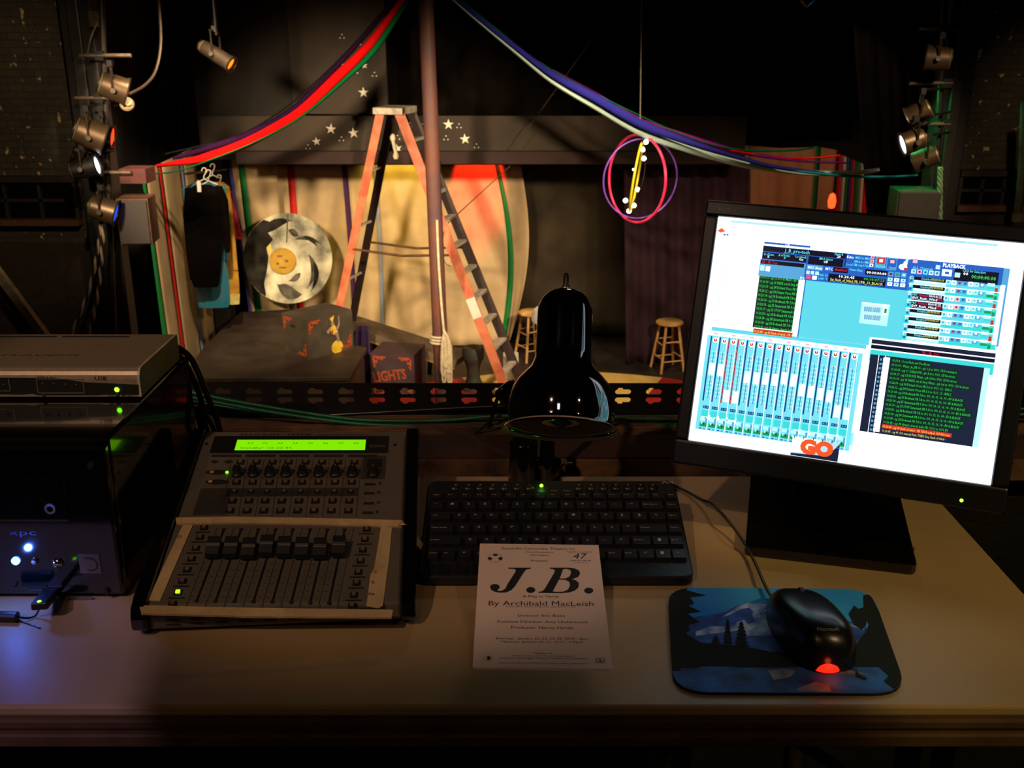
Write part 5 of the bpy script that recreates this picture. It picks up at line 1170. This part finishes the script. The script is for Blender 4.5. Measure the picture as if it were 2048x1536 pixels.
b.tube([Vector((0, head*hl*t, hh*(1-.22*t)*(1-(t)**2.6)**.5*1.0+.0012)) for t in (.25, .4, .7, .8, .88)], .0006, dgrey, n=4); b.build('button_seam', mth)
b = MB(FMs.M); tl = em('red_glow', (255, 24, 8), 3.0); V = []; Fc = []
for i in range(8):
    t = i/7*PI/2
    for j in range(15): a_ = -PI/2*head+(j/14-.5)*1.7; r_ = 1.035; V.append((hw*.85*math.cos(a_)*math.cos(t*.55)*r_, hl*1.0*math.sin(a_)*math.cos(t*.55)*r_, .002+.015*math.sin(t)*math.cos((j/14-.5)*PI*.95)))
for i in range(7):
    for j in range(14): Fc.append((i*15+j, i*15+j+1, i*15+j+16, i*15+j+15))
b.add(V, Fc, tl, True); b.build('glowing_tail', mth, solid=.0015)
b = MB(); 
lo_ = FMs.W(0, -head*hl*.80, .0395); yv = (FMs.ey*head*.80+FMs.ez*.60).normalized()
b.M = Matrix.Translation(lo_) @ Matrix((FMs.ex, yv, FMs.ex.cross(yv))).transposed().to_4x4()
b.text('Microsoft', -.011, 0, .001, .022, .004, mat('mouse_print', (165, 155, 140), .5)); b.build('printed_name', mth)
cp = [FMs.W(0, head*hl*.98, .012)]+[Pz(1546, 1196, TZ+.012), Pz(1505, 1115, TZ+.008), Pz(1478, 1070, TZ+.012), Pz(1445, 1028, TZ+.02), Pz(1425, 1008, TZ+.018), Pz(1405, 1000, TZ+.008), Pz(1372, 982, TZ+.003), Pz(1330, 962, TZ+.003)]
b = MB(); b.tube(smoothpath(cp, 8), .0019, mat('mouse_cable', (70, 66, 62), .4), n=8); b.build('mouse_cord', mth)
point(FMs.W(0, -head*(hl+.010), .010), .006, (1, .08, .03), .004)

# ================================================================ MONITOR
FS = Frame((.24631, 1.22103, 1.13287), (.95094, -.30717, -.03680), (.10725, .26704, .95770))
SW, SH = .338, .270
th = thing('monitor', 'black flat monitor with bright screen tilted on its stand', 'monitor', (.43, 1.2, TZ))
bez = mat('monitor_bezel', (9, 11, 20), .4, var=.05)
bl, br_, bt, bb = .0165, .0185, .0185, .030
b = MB(FS.M)
def frame_ring(z0, z1, o0):
    X_ = (-bl-o0, SW+br_+o0); Y_ = (bt+o0, -SH-bb-o0)
    b.b2((X_[0], 0, z0), (X_[1], Y_[0], z1), bez); b.b2((X_[0], Y_[1], z0), (X_[1], -SH, z1), bez); b.b2((X_[0], -SH, z0), (0, 0, z1), bez); b.b2((SW, -SH, z0), (X_[1], 0, z1), bez)
frame_ring(-.02, .004, 0); b.build('bezel', th, bevel=.003)
b = MB(FS.M); b.b2((-bl+.004, -SH-bb+.004, -.045), (SW+br_-.004, bt-.004, -.02), black); b.b2((.08, -SH+.03, -.075), (SW-.08, -.04, -.045), black); b.build('rear_housing', th, bevel=.008)
b = MB(FS.M); u = FS.L(1437, 425); b.text('NEC', u.x, u.y, .0045, .026, .0062, mat('bezel_print', (96, 88, 78), .4)); b.text('MultiSync LCD1760', SW-.055, .007, .0045, .06, .004, mat('bezel_print_dim', (44, 42, 44), .4)); b.build('bezel_logo', th)
u = FS.L(1922, 1000); b = MB(FS.M @ Matrix.Translation((min(u.x, SW+br_-.006), max(u.y, -SH-bb+.006), .004))); b.lathe([(0, .0015), (.0016, .001), (.002, 0)], em('led_lime', (150, 255, 40), 4), n=12); b.build('power_led', th)
# stand
sb = [Pz(1488, 1112, TZ), Pz(1832, 1152, TZ)]; Fb = Frame(sb[0], sb[1]-sb[0], (.32, .94, 0)); wB = (sb[1]-sb[0]).length
b = MB(Fb.M); b.prism(rounded([(0, 0), (wB, 0), (wB, .215), (0, .215)], .008), 0, .016, gloss); b.build('stand_base', th, bevel=.003)
cn = FS.W(SW/2, -SH+.0, -.05); f0 = Fb.W(wB/2, .15, .016)
b = MB(); ex_ = FS.ex*.035; ez_ = FS.ez*.012; b.hexa([cn+ex_+ez_, cn-ex_+ez_, cn-ex_-ez_, cn+ex_-ez_], [f0+ex_*1.2+ez_, f0-ex_*1.2+ez_, f0-ex_*1.2-ez_*2, f0+ex_*1.2-ez_*2], gloss); b.build('stand_neck', th, bevel=.004)
# screen picture
W1 = em('screen_white', (238, 246, 255), 1.9); CY = em('screen_cyan', (98, 222, 240), 1.0); CY2 = em('screen_aqua', (60, 225, 225), 1.0); BL = em('screen_blue', (40, 100, 200), 1.0); BL2 = em('screen_midblue', (90, 170, 225), 1.0)
NV = em('screen_navy', (26, 36, 62), 1.0); BK = em('screen_black', (14, 16, 40), 1.0); DG = em('screen_darkgreen', (8, 44, 34), 1.0); GT = em('screen_green_text', (60, 225, 90), 1.0); GT2 = em('screen_green', (20, 160, 90), 1.0)
RD = em('screen_red', (215, 50, 30), 1.0); RT = em('screen_redtext', (230, 30, 60), 1.0); OR = em('screen_orange', (248, 92, 40), 1.0); YT = em('screen_yellow', (240, 240, 120), 1.0); PK = em('screen_pink', (255, 190, 205), 1.1); MN = em('screen_mint', (190, 255, 245), 1.1); MR = em('screen_maroon', (150, 30, 70), 1.0); CT = em('screen_cyantext', (110, 240, 250), 1.1)
b = MB(FS.M); b.flat([(0, -SH), (SW, -SH), (SW, 0), (0, 0)], 0, W1)
EPS = [.00012]
def sl(px, py): v = FS.L(px, py); return v.x, v.y
def cl(x, y): return min(max(x, .0005), SW-.0005), min(max(y, -SH+.0005), -.0005)
def R_(x0, y0, x1, y1, mt, lay=1):
    u, v = cl(*sl(x0, y0)), cl(*sl(x1, y1)); a_, c_ = min(u[0], v[0]), max(u[0], v[0]); d_, e_ = min(u[1], v[1]), max(u[1], v[1])
    b.flat([(a_, d_), (c_, d_), (c_, e_), (a_, e_)], lay*.00012, mt)
def RL(x, y, w_, h_, mt, lay=1):    # local metres from top-left point
    b.flat([(x, y-h_), (x+w_, y-h_), (x+w_, y), (x, y)], lay*.00012, mt)
PXM = .00056
def TX(s_, x, y, wpx, hpx, mt, lay=4, res=1): u = sl(x, y); b.text(s_, u[0], u[1], lay*.00012, wpx*PXM, hpx*PXM, mt, res=res)
# desktop bits
R_(1445, 441, 2044, 493, CY, 1) if False else None
u = sl(1443, 462); b.flat([(u[0]-.005, u[1]), (u[0]-.001, u[1]-.002), (u[0]+.005, u[1]), (u[0]+.002, u[1]+.002), (u[0], u[1]+.004), (u[0]-.002, u[1]+.002)], .0003, OR)
for x in (1449, 1455): u = sl(x, 469.5); b.flat(ellipse(u[0], u[1], .0014, .0012, 8), .0003, GT2 if x > 1450 else spurp and BL)
u = sl(1449, 498)
for i in range(18): RL(u[0]+.0006*(i % 3), u[1]-.0056-i*.0053, .0018, .0006, BL2, 2); RL(u[0]+.0006*(i % 2)+.001, u[1]-.0068-i*.0053, .0012, .0005, PK, 2)
TX('12:24:36 PM  Saturday 23 2010', 1880, 484, 118, 4, CY, 3); TX('Eastern Standard Time -5:00', 1878, 493, 108, 4, CY, 3)
u = sl(1462, 440); RL(u[0], -.003, SW-u[0]-.03, .0028, em('screen_tint', (190, 240, 250), 1.0), 1)
# main MDI area: each block is placed by its top-left corner with width and height
def Q_(x, y, w_, h_, mt, lay=1): u = cl(*sl(x, y)); RL(u[0], u[1], min(w_*.000565, SW-.0005-u[0]), h_*.00058, mt, lay)
def T2(s_, x, y, w_, h_, mt, lay=6, off=.006): u = sl(x, y); b.text(s_, u[0], u[1], lay*.00012, w_*.000565, h_*.00058, mt, res=1, off=off)
Q_(1612, 545, 212, 130, CY, 1); Q_(1527, 491, 295, 30, BL, 2); Q_(1612, 522, 206, 38, BL, 2); Q_(1521, 518, 92, 34, BL2, 3)
Q_(1529, 483.3, 93, 4, BL, 3); T2('J.B', 1570, 491, 9, 5, W1); Q_(1527, 491.5, 165, 10.5, BK, 3); T2('J_B_pre-tech', 1569, 504, 50, 7.5, CT)
Q_(1526, 504, 89, 13, BK, 3); Q_(1617.6, 512, 69, 16, BK, 3)
T2('# of Lists', 1528, 510, 20, 4.5, CT); T2('1', 1535, 515.5, 3, 5, CT); T2('# of Paths', 1557, 512, 23, 4.5, CT); T2('3', 1567, 518, 4, 5, CT); T2('Loopback', 1591, 515, 22, 4.5, CT); T2('On', 1598, 521, 8, 5, W1)
T2('SM-A Status', 1638, 519, 27, 4.5, CT); T2('Off', 1647, 526, 8, 5, W1); T2('Show R', 1669, 510, 17, 4.5, CT); T2('20', 1674, 515.5, 7, 5, W1)
Q_(1522, 519, 88, 8, BK, 4); T2('SB - JB_Top', 1524, 525.5, 31, 5, RT); Q_(1521, 530, 9, 11, MN, 4); Q_(1532, 532, 9, 10, W1, 4)
Q_(1692, 507, 2, 26, NV, 4); T2('Echo', 1694, 516, 13, 5, W1); T2('MIDI to MIDI', 1711, 517.5, 28, 5, CT); T2('SM-A to MIDI', 1708, 525, 31, 5, CT); T2('Local SM Cmd Filter', 1693, 530.5, 47, 5, CT)
for (x, y, m_) in ((1742, 511, PK), (1741, 519, PK), (1739.5, 527, W1)): Q_(x, y, 7, 6, m_, 4); Q_(x+2, y+2, 3, 3, RD if m_ is PK else BL, 5)
Q_(1752, 512.6, 20, 23, BL2, 3); Q_(1755, 515, 15, 12, RD, 4); Q_(1759, 518, 7, 6, W1, 5); T2('Refresh', 1753, 534, 17, 4.5, CT)
Q_(1774.5, 515, 20, 24, BL2, 3); Q_(1776, 517, 17, 20, BL, 4); Q_(1781, 520, 8, 6, PK, 5); T2('Open', 1777, 537, 13, 5, CT)
u = sl(1806, 534); b.flat(ellipse(u[0], u[1], .0045, .0035, 14), .0007, W1); b.flat(ellipse(u[0]+.002, u[1]+.004, .0022, .0030, 10), .0007, W1); b.flat(ellipse(u[0]+.003, u[1]-.002, .0022, .0016, 10), .0008, RT); Q_(1812, 516, 5, 8, MN, 5)
Q_(1614, 529, 32, 10, BL2, 3); T2('MTC Show', 1616, 537, 28, 5.5, W1); T2('MTC', 1651, 540, 14, 5.5, W1); Q_(1667, 534, 29, 10, BK, 3); T2('disabled', 1668.5, 541, 24, 5, RT, off=.02); T2('Frame Rate', 1699, 541, 25, 5, CT)
Q_(1731, 538, 43, 11, BK, 3); T2('00:00:00:00', 1733, 547, 38, 5.5, W1)
for i in range(3): Q_(1777+13*i, 543+1.1*i, 10, 9, BL2, 3); Q_(1779.5+13*i, 545.5+1.1*i, 5, 4.5, (MR, GT2, MN)[i], 4)
for i in range(3):
    for j in range(2): Q_(1776+13*i-j, 555+1.2*i+j*9, 9, 7, W1 if (i+j) % 2 else MN, 5); Q_(1779+13*i-j, 557+1.2*i+j*9, 3, 3, BL2, 6)
for i in range(3): Q_(1613+9*i, 541+.8*i, 7, 7, MN, 4)
Q_(1613, 549.5, 9, 8, em('screen_magenta', (230, 90, 150), 1), 4); Q_(1625, 551, 9, 8, W1, 4); Q_(1635, 545, 22, 15, BL, 3); T2('Path 20', 1637, 551.5, 18, 5, CT); T2('Link  0', 1636, 558.5, 18, 5, CT)
Q_(1658, 547, 111, 15, BK, 3); T2('10.20.45', 1678, 555, 30, 5, W1); T2('Sat_Rush_of_Wind_PB_13', 1660, 561, 62, 5.5, YT, off=.015); T2('00:10:07:23', 1727, 560, 40, 5, GT); T2('PB_10_BLACK', 1722, 567, 42, 5, YT, off=.015)
Q_(1611, 556, 2, 122, BL, 3)
Q_(1724, 604, 54, 42, MN, 3); Q_(1724, 604, 54, 3, W1, 4)
for r2 in range(2):
    for g in range(2):
        for i in range(8): u = sl(1729+g*17+i*2, 613+r2*16+g*1.5+i*.18); RL(u[0], u[1], .0006, .0055, BL, 4)
Q_(1767, 613, 9, 17, W1, 4); Q_(1769, 617, 5, 9, GT2, 5)
Q_(1519.5, 548, 80, 109, DG, 2); Q_(1600.5, 553.6, 8, 119, W1, 3)
L1 = ['10.10.17 - pg 13 DUCK Music - pb 3', '10.10.19 - pg 15 FADE out & Stop M', '10.20.10 - pg 24 Distant Voice PB 5', '10.20.12 - pg 24 Distant Voice PB 5', '10.20.14 - pg 24 Bodmask PB 7,8 to', '10.20.16 - pg 25 Bodmask PB 7,8 to', '10.20.18 - pg 25 Satanmask PB 9,10', '10.20.19 - pg 25 STOP Satanmask P', '10.20.30 - pg 28 Bodmask PB 7,8 to', '10.20.34 - pg 28 Satanmask PB 9,10', '10.20.38 - pg 28 Bodmask PB 7,8 to', '10.20.42 - pg 38 distant church bells']
for i, s_ in enumerate(L1): t = i/11; T2(s_, lerp(1521, 1509, t), lerp(556, 655, t), 77, 5.6, GT, 4)
Q_(1507, 656.5, 80, 9.5, RD, 5); T2('10.20.44 - pg 41 Rush of wind - PB 1', 1508, 664.5, 77, 5.4, YT, 7)
# playback panel
Q_(1994, 535, 24, 150, BL2, 1); Q_(2001, 570, 9, 115, W1, 2); Q_(1822, 518, 172, 34, BL, 3); T2('PLAYBACK', 1885.5, 533.5, 42, 7, W1, off=.03); T2('ALL Channels', 1825, 537.5, 38, 5.5, CT)
Q_(1826, 519.5, 9, 6, PK, 4)
for i in range(5): Q_(1823+11.7*i, 538+1.0*i, 9, 8.5, (MN, PK, CT, MN, MN)[i], 5); Q_(1825.5+11.7*i, 540.5+1.0*i, 4, 4, (BL2, MR, BL, BL2, BL)[i], 6)
Q_(1872, 530, 8, 8, MN, 5); Q_(1885, 538, 18, 13, W1, 5); Q_(1890, 543, 8, 5, BL, 6); Q_(1910, 537, 81, 24, BK, 4); T2('Click for Selection', 1925, 543.5, 42, 5.5, CT); T2('00', 1926, 550, 9, 5.5, W1); T2('00:00:00.00', 1942, 556.5, 45, 7, GT, off=.02); Q_(1910, 545, 10, 9, MN, 5)
for i in range(8):
    oy = i*16.1; ox = -i*2.12; names = i in (2, 3)
    X = lambda x: x+ox
    Yy = lambda y: y+oy
    Q_(X(1818), Yy(550), 176, 16.6, CY2 if i % 2 else CY, 2); Q_(X(1821), Yy(551.7), 5, 6, MN, 4); Q_(X(1821), Yy(558), 4.5, 5, BL, 4); T2(str(i+1), X(1822), Yy(557), 3, 4, BL)
    Q_(X(1828.4), Yy(553), 60, 7, BK if not names else NV, 4); Q_(X(1828.4), Yy(559.5), 60, 7, MN if not names else NV, 4)
    if names: T2('PB7', X(1829), Yy(558.5), 9, 4.5, CT); T2('Stopped', X(1842), Yy(560), 17, 5, RT, off=.02); T2('00:01:01.22', X(1862), Yy(562), 24, 4.5, W1); T2('EV7_Rush_Wind', X(1829), Yy(565), 46, 4.5, W1); Q_(X(1877), Yy(564), 11, 5, MR, 5)
    else: T2('Disabled', X(1843), Yy(559.5), 18, 4.5, CT); T2('00:00:00.00', X(1863), Yy(561.5), 23, 5, YT); Q_(X(1828.4), Yy(560.5), 60, 2, W1, 5)
    for j in range(7): Q_(X(1892+11.3*j), Yy(559.5+1.0*j), 9, 8.5, (MN, W1, PK if names else BL2, BL2, W1, MN, BL2)[j], 5); Q_(X(1894.5+11.3*j), Yy(562+1.0*j), 4, 4, (BL2, CY, MR, BL, CY, CY, W1)[j], 6)
    Q_(X(1975), Yy(566), 14, 6, MN, 5); Q_(X(1975), Yy(573), 13, 5, GT2 if i % 2 else CY2, 5)
    Q_(X(1990), Yy(576), 5.5, 11, RD if i % 2 == 0 else GT2, 5); Q_(X(1818), Yy(566.5), 172, 1.6, W1, 7)
# channel mixer window
R_(1423, 660, 1733, 700, W1, 2); R_(1423, 661, 1733, 690, CY, 3)
p0, p1 = Vector(sl(1422, 672)), Vector(sl(1716, 711)); pit2 = (p1.x-p0.x)/15.9; y0 = p0.y
hC = .112
RL(p0.x-.004, y0+.001, pit2*16+.008, hC+.002, em('screen_skycyan', (120, 228, 245), 1.05), 4)
vals = [.32, .32, .86, .86, .40, .40, .38, .38, .32, .34, .52, .53, .55, .57, .86, .88]
for i in range(16):
    x = p0.x+i*pit2; dk = em('screen_deepblue', (16, 60, 130), 1)
    RL(x, y0, .0017, .078, dk if i not in (2, 3) else RD, 5)
    if i in (2, 3):
        for j in range(12): RL(x+.0004, y0-.004-j*.006, .0010, .003, dk, 6)
    b.flat(ellipse(x+.006, y0-.004, .0031, .0031, 16), 5.4*.00012, W1); b.flat(ellipse(x+.006, y0-.004, .0021, .0021, 14), 6*.00012, RD); RL(x+.0055, y0-.0015, .0010, .0028, W1, 7)
    RL(x+.0095, y0-.009, .0008, .012, BL2, 5); RL(x+.0057, y0-.018, .0006, .056, dk, 5)
    for j in range(12): RL(x+.0035, y0-.018-j*.0048, .0016, .0004, W1, 6); RL(x+.0066, y0-.018-j*.0048, .0016, .0004, W1, 6)
    RL(x+.0028, y0-.014-vals[i]*.056, .0065, .014, W1, 7)
    RL(x+.0018, y0-.0835, .007, .0035, dk, 6); b.text('0.0', x+.0026, y0-.0862, .0009, .0054, .0022, CT, res=1); RL(x+.001, y0-.089, pit2-.0022, .0075, CY2, 6)
    RL(x+.0005, y0-.098, .006, .004, MN, 5); RL(x+.0065, y0-.0985, .003, .006, BL2, 5); RL(x+.0005, y0-.1045, .0085, .0045, GT2, 6); RL(x+.002, y0-.1035, .0014, .0025, MN, 7); RL(x+.005, y0-.1035, .001, .0035, DG, 7)
    RL(x+.0005, y0-.1105, .003, .0015, BL, 6); RL(x+.005, y0-.1105, .003, .0018, BL2, 6); RL(x+pit2-.0016, y0+.006, .0006, .118, W1, 6)
    RL(x+.003, y0+.0048, .0048, .0024, PK if i % 2 == 0 else MN, 6)
# lower strip and GO
u = sl(1401, 822); v = sl(1708, 868); RL(u[0], u[1], v[0]-u[0], .015, em('screen_palecyan', (150, 240, 245), 1.1), 3)
for (x, w_) in ((1404, .012), (1427, .008), (1444, .017)): q_ = sl(x, 828+(x-1404)*.12); RL(q_[0], q_[1], w_, .006, W1, 4); RL(q_[0]+w_*.3, q_[1]-.003, .002, .0015, GT2, 5)
R_(1588, 856, 1684, 880, W1, 4); R_(1606, 861, 1655, 867, CY2, 5)
u, v = sl(1585, 877), sl(1678, 903); gw, gh = v[0]-u[0], .0195
RL(u[0], u[1]+.003, gw, gh+.003, NV, 5); b.flat([(u[0], u[1]+.003), (u[0]+gw, u[1]+.003), (u[0]+gw*.92, u[1]-.004), (u[0]+gw*.75, u[1]-gh*.75), (u[0], u[1]-gh*.86)][::-1], .00075, em('screen_paleblue', (190, 220, 245), 1.1))
b.flat([(u[0], u[1]+.003), (u[0]+gw*.6, u[1]+.003), (u[0]+gw*.45, u[1]-gh*.7), (u[0], u[1]-gh*.8)][::-1], .00082, W1)
b.text('GO', u[0]+gw*.18, u[1]-gh*.72, .0011, gw*.70, .0150, OR, res=3, off=.085)
# cue window
R_(1740, 674, 1992, 868, W1, 6); u, v = sl(1744, 678), sl(1991, 711); WQ = v[0]-u[0]
RL(u[0], u[1], WQ, .005, NV, 7); RL(u[0], u[1]-.0062, WQ, .0045, BK, 7); b.text('SB - JB_Top', u[0]+WQ*.42, u[1]-.0105, .00105, WQ*.14, .0036, RT, res=1); RL(u[0], u[1]-.012, WQ, .0125, CY2, 7)
lx, ly = sl(1741, 708); rx_ = sl(1968, 738)[0]; by = sl(1722, 862)[1]; RL(lx, ly, rx_-lx, ly-by, NV, 8); RL(rx_, ly, .006, ly-by, MN, 8)
for dx in (.009, .016): RL(lx+dx, ly, .0006, ly-by, W1, 9)
CU = ['10.10.4 - 3 sec Fade out Pre-Show', '10.10.10 - Music_in_PB 11 - pb 1,2 to 9/10, 15/16-trumpet', '10.10.15 - pg 11 CALLIOPE - pb 3,4 to 9/10, 15/16-circus', '10.10.17 - pg 13 DUCK Music - pb 3,4 to 9/10, 15/16-circus', '10.10.19 - pg 15 FADE out & Stop Music - pb 3,4 to 9/10, 15/16-circus',
      '10.20.10 - pg 24 Distant Voice PB 5,6 to O11, 12 - BALC', '10.20.12 - pg 24 Distant Voice PB 5,6 to O11, 12 - BALC', '10.20.14 - pg 24 Bodmask PB 7,8 to O9, 10, 15, 16, 14 - EV & BLACK', '10.20.16 - pg 25 Bodmask PB 7,8 to O9, 10, 15, 16, 14 - EV & BLACK',
      '10.20.18 - pg 25 Satanmask PB 9,10 to O9, 10, 15, 16, 14 - EV & BLACK', '10.20.19 - pg 25 STOP Satanmask PB 9,10 to O9, 10, 15, 16, 14 - EV & BLACK', '10.20.30 - pg 28 Bodmask PB 7,8 to O9, 10, 15, 16, 14 - EV & BLACK', '10.20.34 - pg 28 Satanmask PB 9,10 to O9, 10, 15, 16, 14 - EV & BLACK',
      '10.20.38 - pg 28 Bodmask PB 7,8 to O9, 10, 15, 16, 14 - EV & BLACK', '10.20.42 - pg 38 distant church bells PB 11/12 to 9/10 EV', '10.20.44 - pg 41 Rush of wind - PB 13/14 output 13/14 brown', '10.20.45 - pg 41 GO manual Fade THEN Stop Rush of wind -']
tx0 = sl(1786, 714)[0]; N_ = len(CU); step = (ly-by-.003)/N_
wmax = (rx_-tx0)*.93; cmax = max(len(s_) for s_ in CU)
for i, s_ in enumerate(CU):
    yy = ly-.0015-step*i; w_ = wmax*len(s_)/cmax
    if i == 15: RL(tx0-.001, yy, w_+.003, step*.95, RD, 9)
    elif i < 15: RL(tx0-.001, yy, w_+.003, step*.95, DG, 9)
    b.text(s_, tx0, yy-step*.76, .0012, w_, step*.56, GT if i < 15 else YT, res=1)
    RL(tx0-.010, yy-.0005, .007, step*.85, W1, 9); RL(tx0-.0135, yy-.002, .0022, .0025, BL2, 9); RL(lx+.0165, yy, .005, .0005, W1, 10)
TX('C: 8  R: 0', 1885, 960, 40, 4, CY, 2)
b.build('screen', th)

# ================================================================ DESK LAMP
lc = Py(1121, 862, 1.12); tilt = math.radians(32.5)
axis = Vector((0, math.sin(tilt), math.cos(tilt)))       # from rim up to crown
Ml = Matrix.Translation(lc) @ Matrix.Rotation(math.radians(3.2), 4, 'Y') @ Matrix.Rotation(-tilt, 4, 'X')
kz = ppm(lc); rim = 118.5*kz
th = thing('desk_lamp', 'glossy black bell shaped desk lamp clamped behind the keyboard', 'lamp', (lc.x, 1.36, TZ))
hx = lambda v: v*kz
prof = [(hx(118), 0), (hx(114), hx(5)), (hx(106), hx(10)), (hx(107), hx(40)), (hx(105), hx(65)), (hx(97), hx(92)), (hx(82), hx(112)), (hx(66), hx(130)), (hx(58), hx(150)), (hx(56.5), hx(170)), (hx(56.5), hx(245)), (hx(54), hx(262)), (hx(46), hx(278)), (hx(34), hx(289)), (hx(18), hx(295)), (0.0004, hx(297))]
def sm(prof, k_=4):
    P = smoothpath([Vector((a_, b_, 0)) for a_, b_ in prof], k_); return [(max(p.x, .0003), p.y) for p in P]
lampm = mat('lamp_enamel', (5, 4, 6), .06, var=.02, coat=1.0)
b = MB(Ml); b.lathe(sm(prof), lampm, n=64); b.build('lamp_shade', th)
b = MB(Ml); inn = [(r_-.0012, z_+.0006) for r_, z_ in prof]; inn[0] = (hx(117.5), .0002); b.lathe([(max(r_, .0003), z_) for r_, z_ in inn][::-1], mat('lamp_inner', (175, 152, 132), .5, var=.05), n=48); b.build('inner_reflector', th)
b = MB(Ml); b.lathe([(hx(25), hx(-4)+.012), (hx(38), hx(16)), (hx(40), hx(40)), (hx(22), hx(90)), (hx(16), hx(140))], mat('bulb_glass', (50, 60, 58), .15, var=.02), n=28); b.lathe([(0.0003, hx(5)), (hx(25), hx(-4)+.012)], MATS['bulb_glass'], n=28); b.build('bulb', th)
b = MB(Ml @ Matrix.Translation((0, 0, hx(296)))); b.lathe([(.0075, -.004), (.0078, .0), (.0078, .002), (.005, .003), (.0045, .006), (0, .006)], steel, n=8); b.build('switch_nut', th)
b = MB(Ml @ Matrix.Translation((0, 0, hx(296)))); b.lathe([(.0028, .004), (.0032, .008), (.0034, .018), (.002, .022), (0, .0225)], black, n=12); b.build('switch_toggle', th)
# flexible neck behind the shade, clamp on the table edge
gk = mat('gooseneck_black', (20, 19, 20), .35, .3)
att = Ml @ Vector((0, hx(100)+.0, hx(95)))
att = Ml @ Vector((0, hx(96), hx(90)))
pts = [Vector(((1095-1024)/F*1.45, 1.33, TZ+.03)), Vector(((1092-1024)/F*1.45, 1.335, TZ+.10)), Vector(((1096-1024)/F*1.45, 1.345, TZ+.17)), Vector((lc.x, 1.31, TZ+.225)), att]
P = smoothpath(pts, 14); b = MB(); b.tube(P, [.0058+.0008*(i % 2) for i in range(len(P))], gk, n=14); b.build('gooseneck', th)
def cyl(b, p, q, r_, mt, n=24): b.tube([p, q], r_, mt, n=n)
b = MB(); c_ = Pz(1048, 952, TZ); cy0 = 1.335
xx = (1046-1024)/F*1.45; x2 = (1094-1024)/F*1.45
cyl(b, Vector((xx, cy0-.01, TZ)), Vector((xx, cy0-.01, TZ+.062)), .020, gloss); b.build('clamp_body', th, bevel=.002)
b = MB(); b.lathe([(.0165, 0), (.0165, .012), (.020, .014), (.020, .020), (.011, .024), (.010, .05)], gloss, Matrix.Translation((x2, cy0-.005, TZ+.01)), n=24)
b.tube([(x2, cy0-.005, TZ), (x2, cy0-.005, TZ+.012)], .0165, gloss, n=20); b.build('swivel_joint', th)
b = MB(); b.b2((xx-.02, cy0-.02, TZ-.06), (x2+.02, cy0+.018, TZ-.046), gloss); b.b2((xx-.02, cy0+.018, TZ-.06), (x2+.02, cy0+.026, TZ+.008), gloss); b.b2((xx-.02, cy0-.02, TZ), (x2+.02, cy0+.026, TZ+.008), gloss); b.build('clamp_bracket', th, bevel=.003)
b = MB(); b.tube(smoothpath([Py(1113, 958, 1.33), Py(1118, 940, 1.335), Py(1128, 929, 1.34), Py(1145, 926, 1.345)]), .0016, steel, n=8); b.build('tension_spring', th)
b = MB(); b.tube(smoothpath([Py(1040, 770, 1.55), Py(1020, 765, 1.54), Py(1003, 780, 1.53), Py(992, 805, 1.53), Py(982, 840, 1.53), Py(975, 860, 1.53)]), .0032, gloss, n=10)
b.lathe([(0, .0), (.018, .002), (.026, .014), (.028, .03), (.02, .034), (0, .034)], gloss, Matrix.Translation(Py(1036, 806, 1.55)) @ Matrix.Rotation(-.4, 4, 'Y'), n=24)
tag(b.build('clip_lamp'), 'small dark clip lamp peeking out behind desk lamp left side', 'lamp')
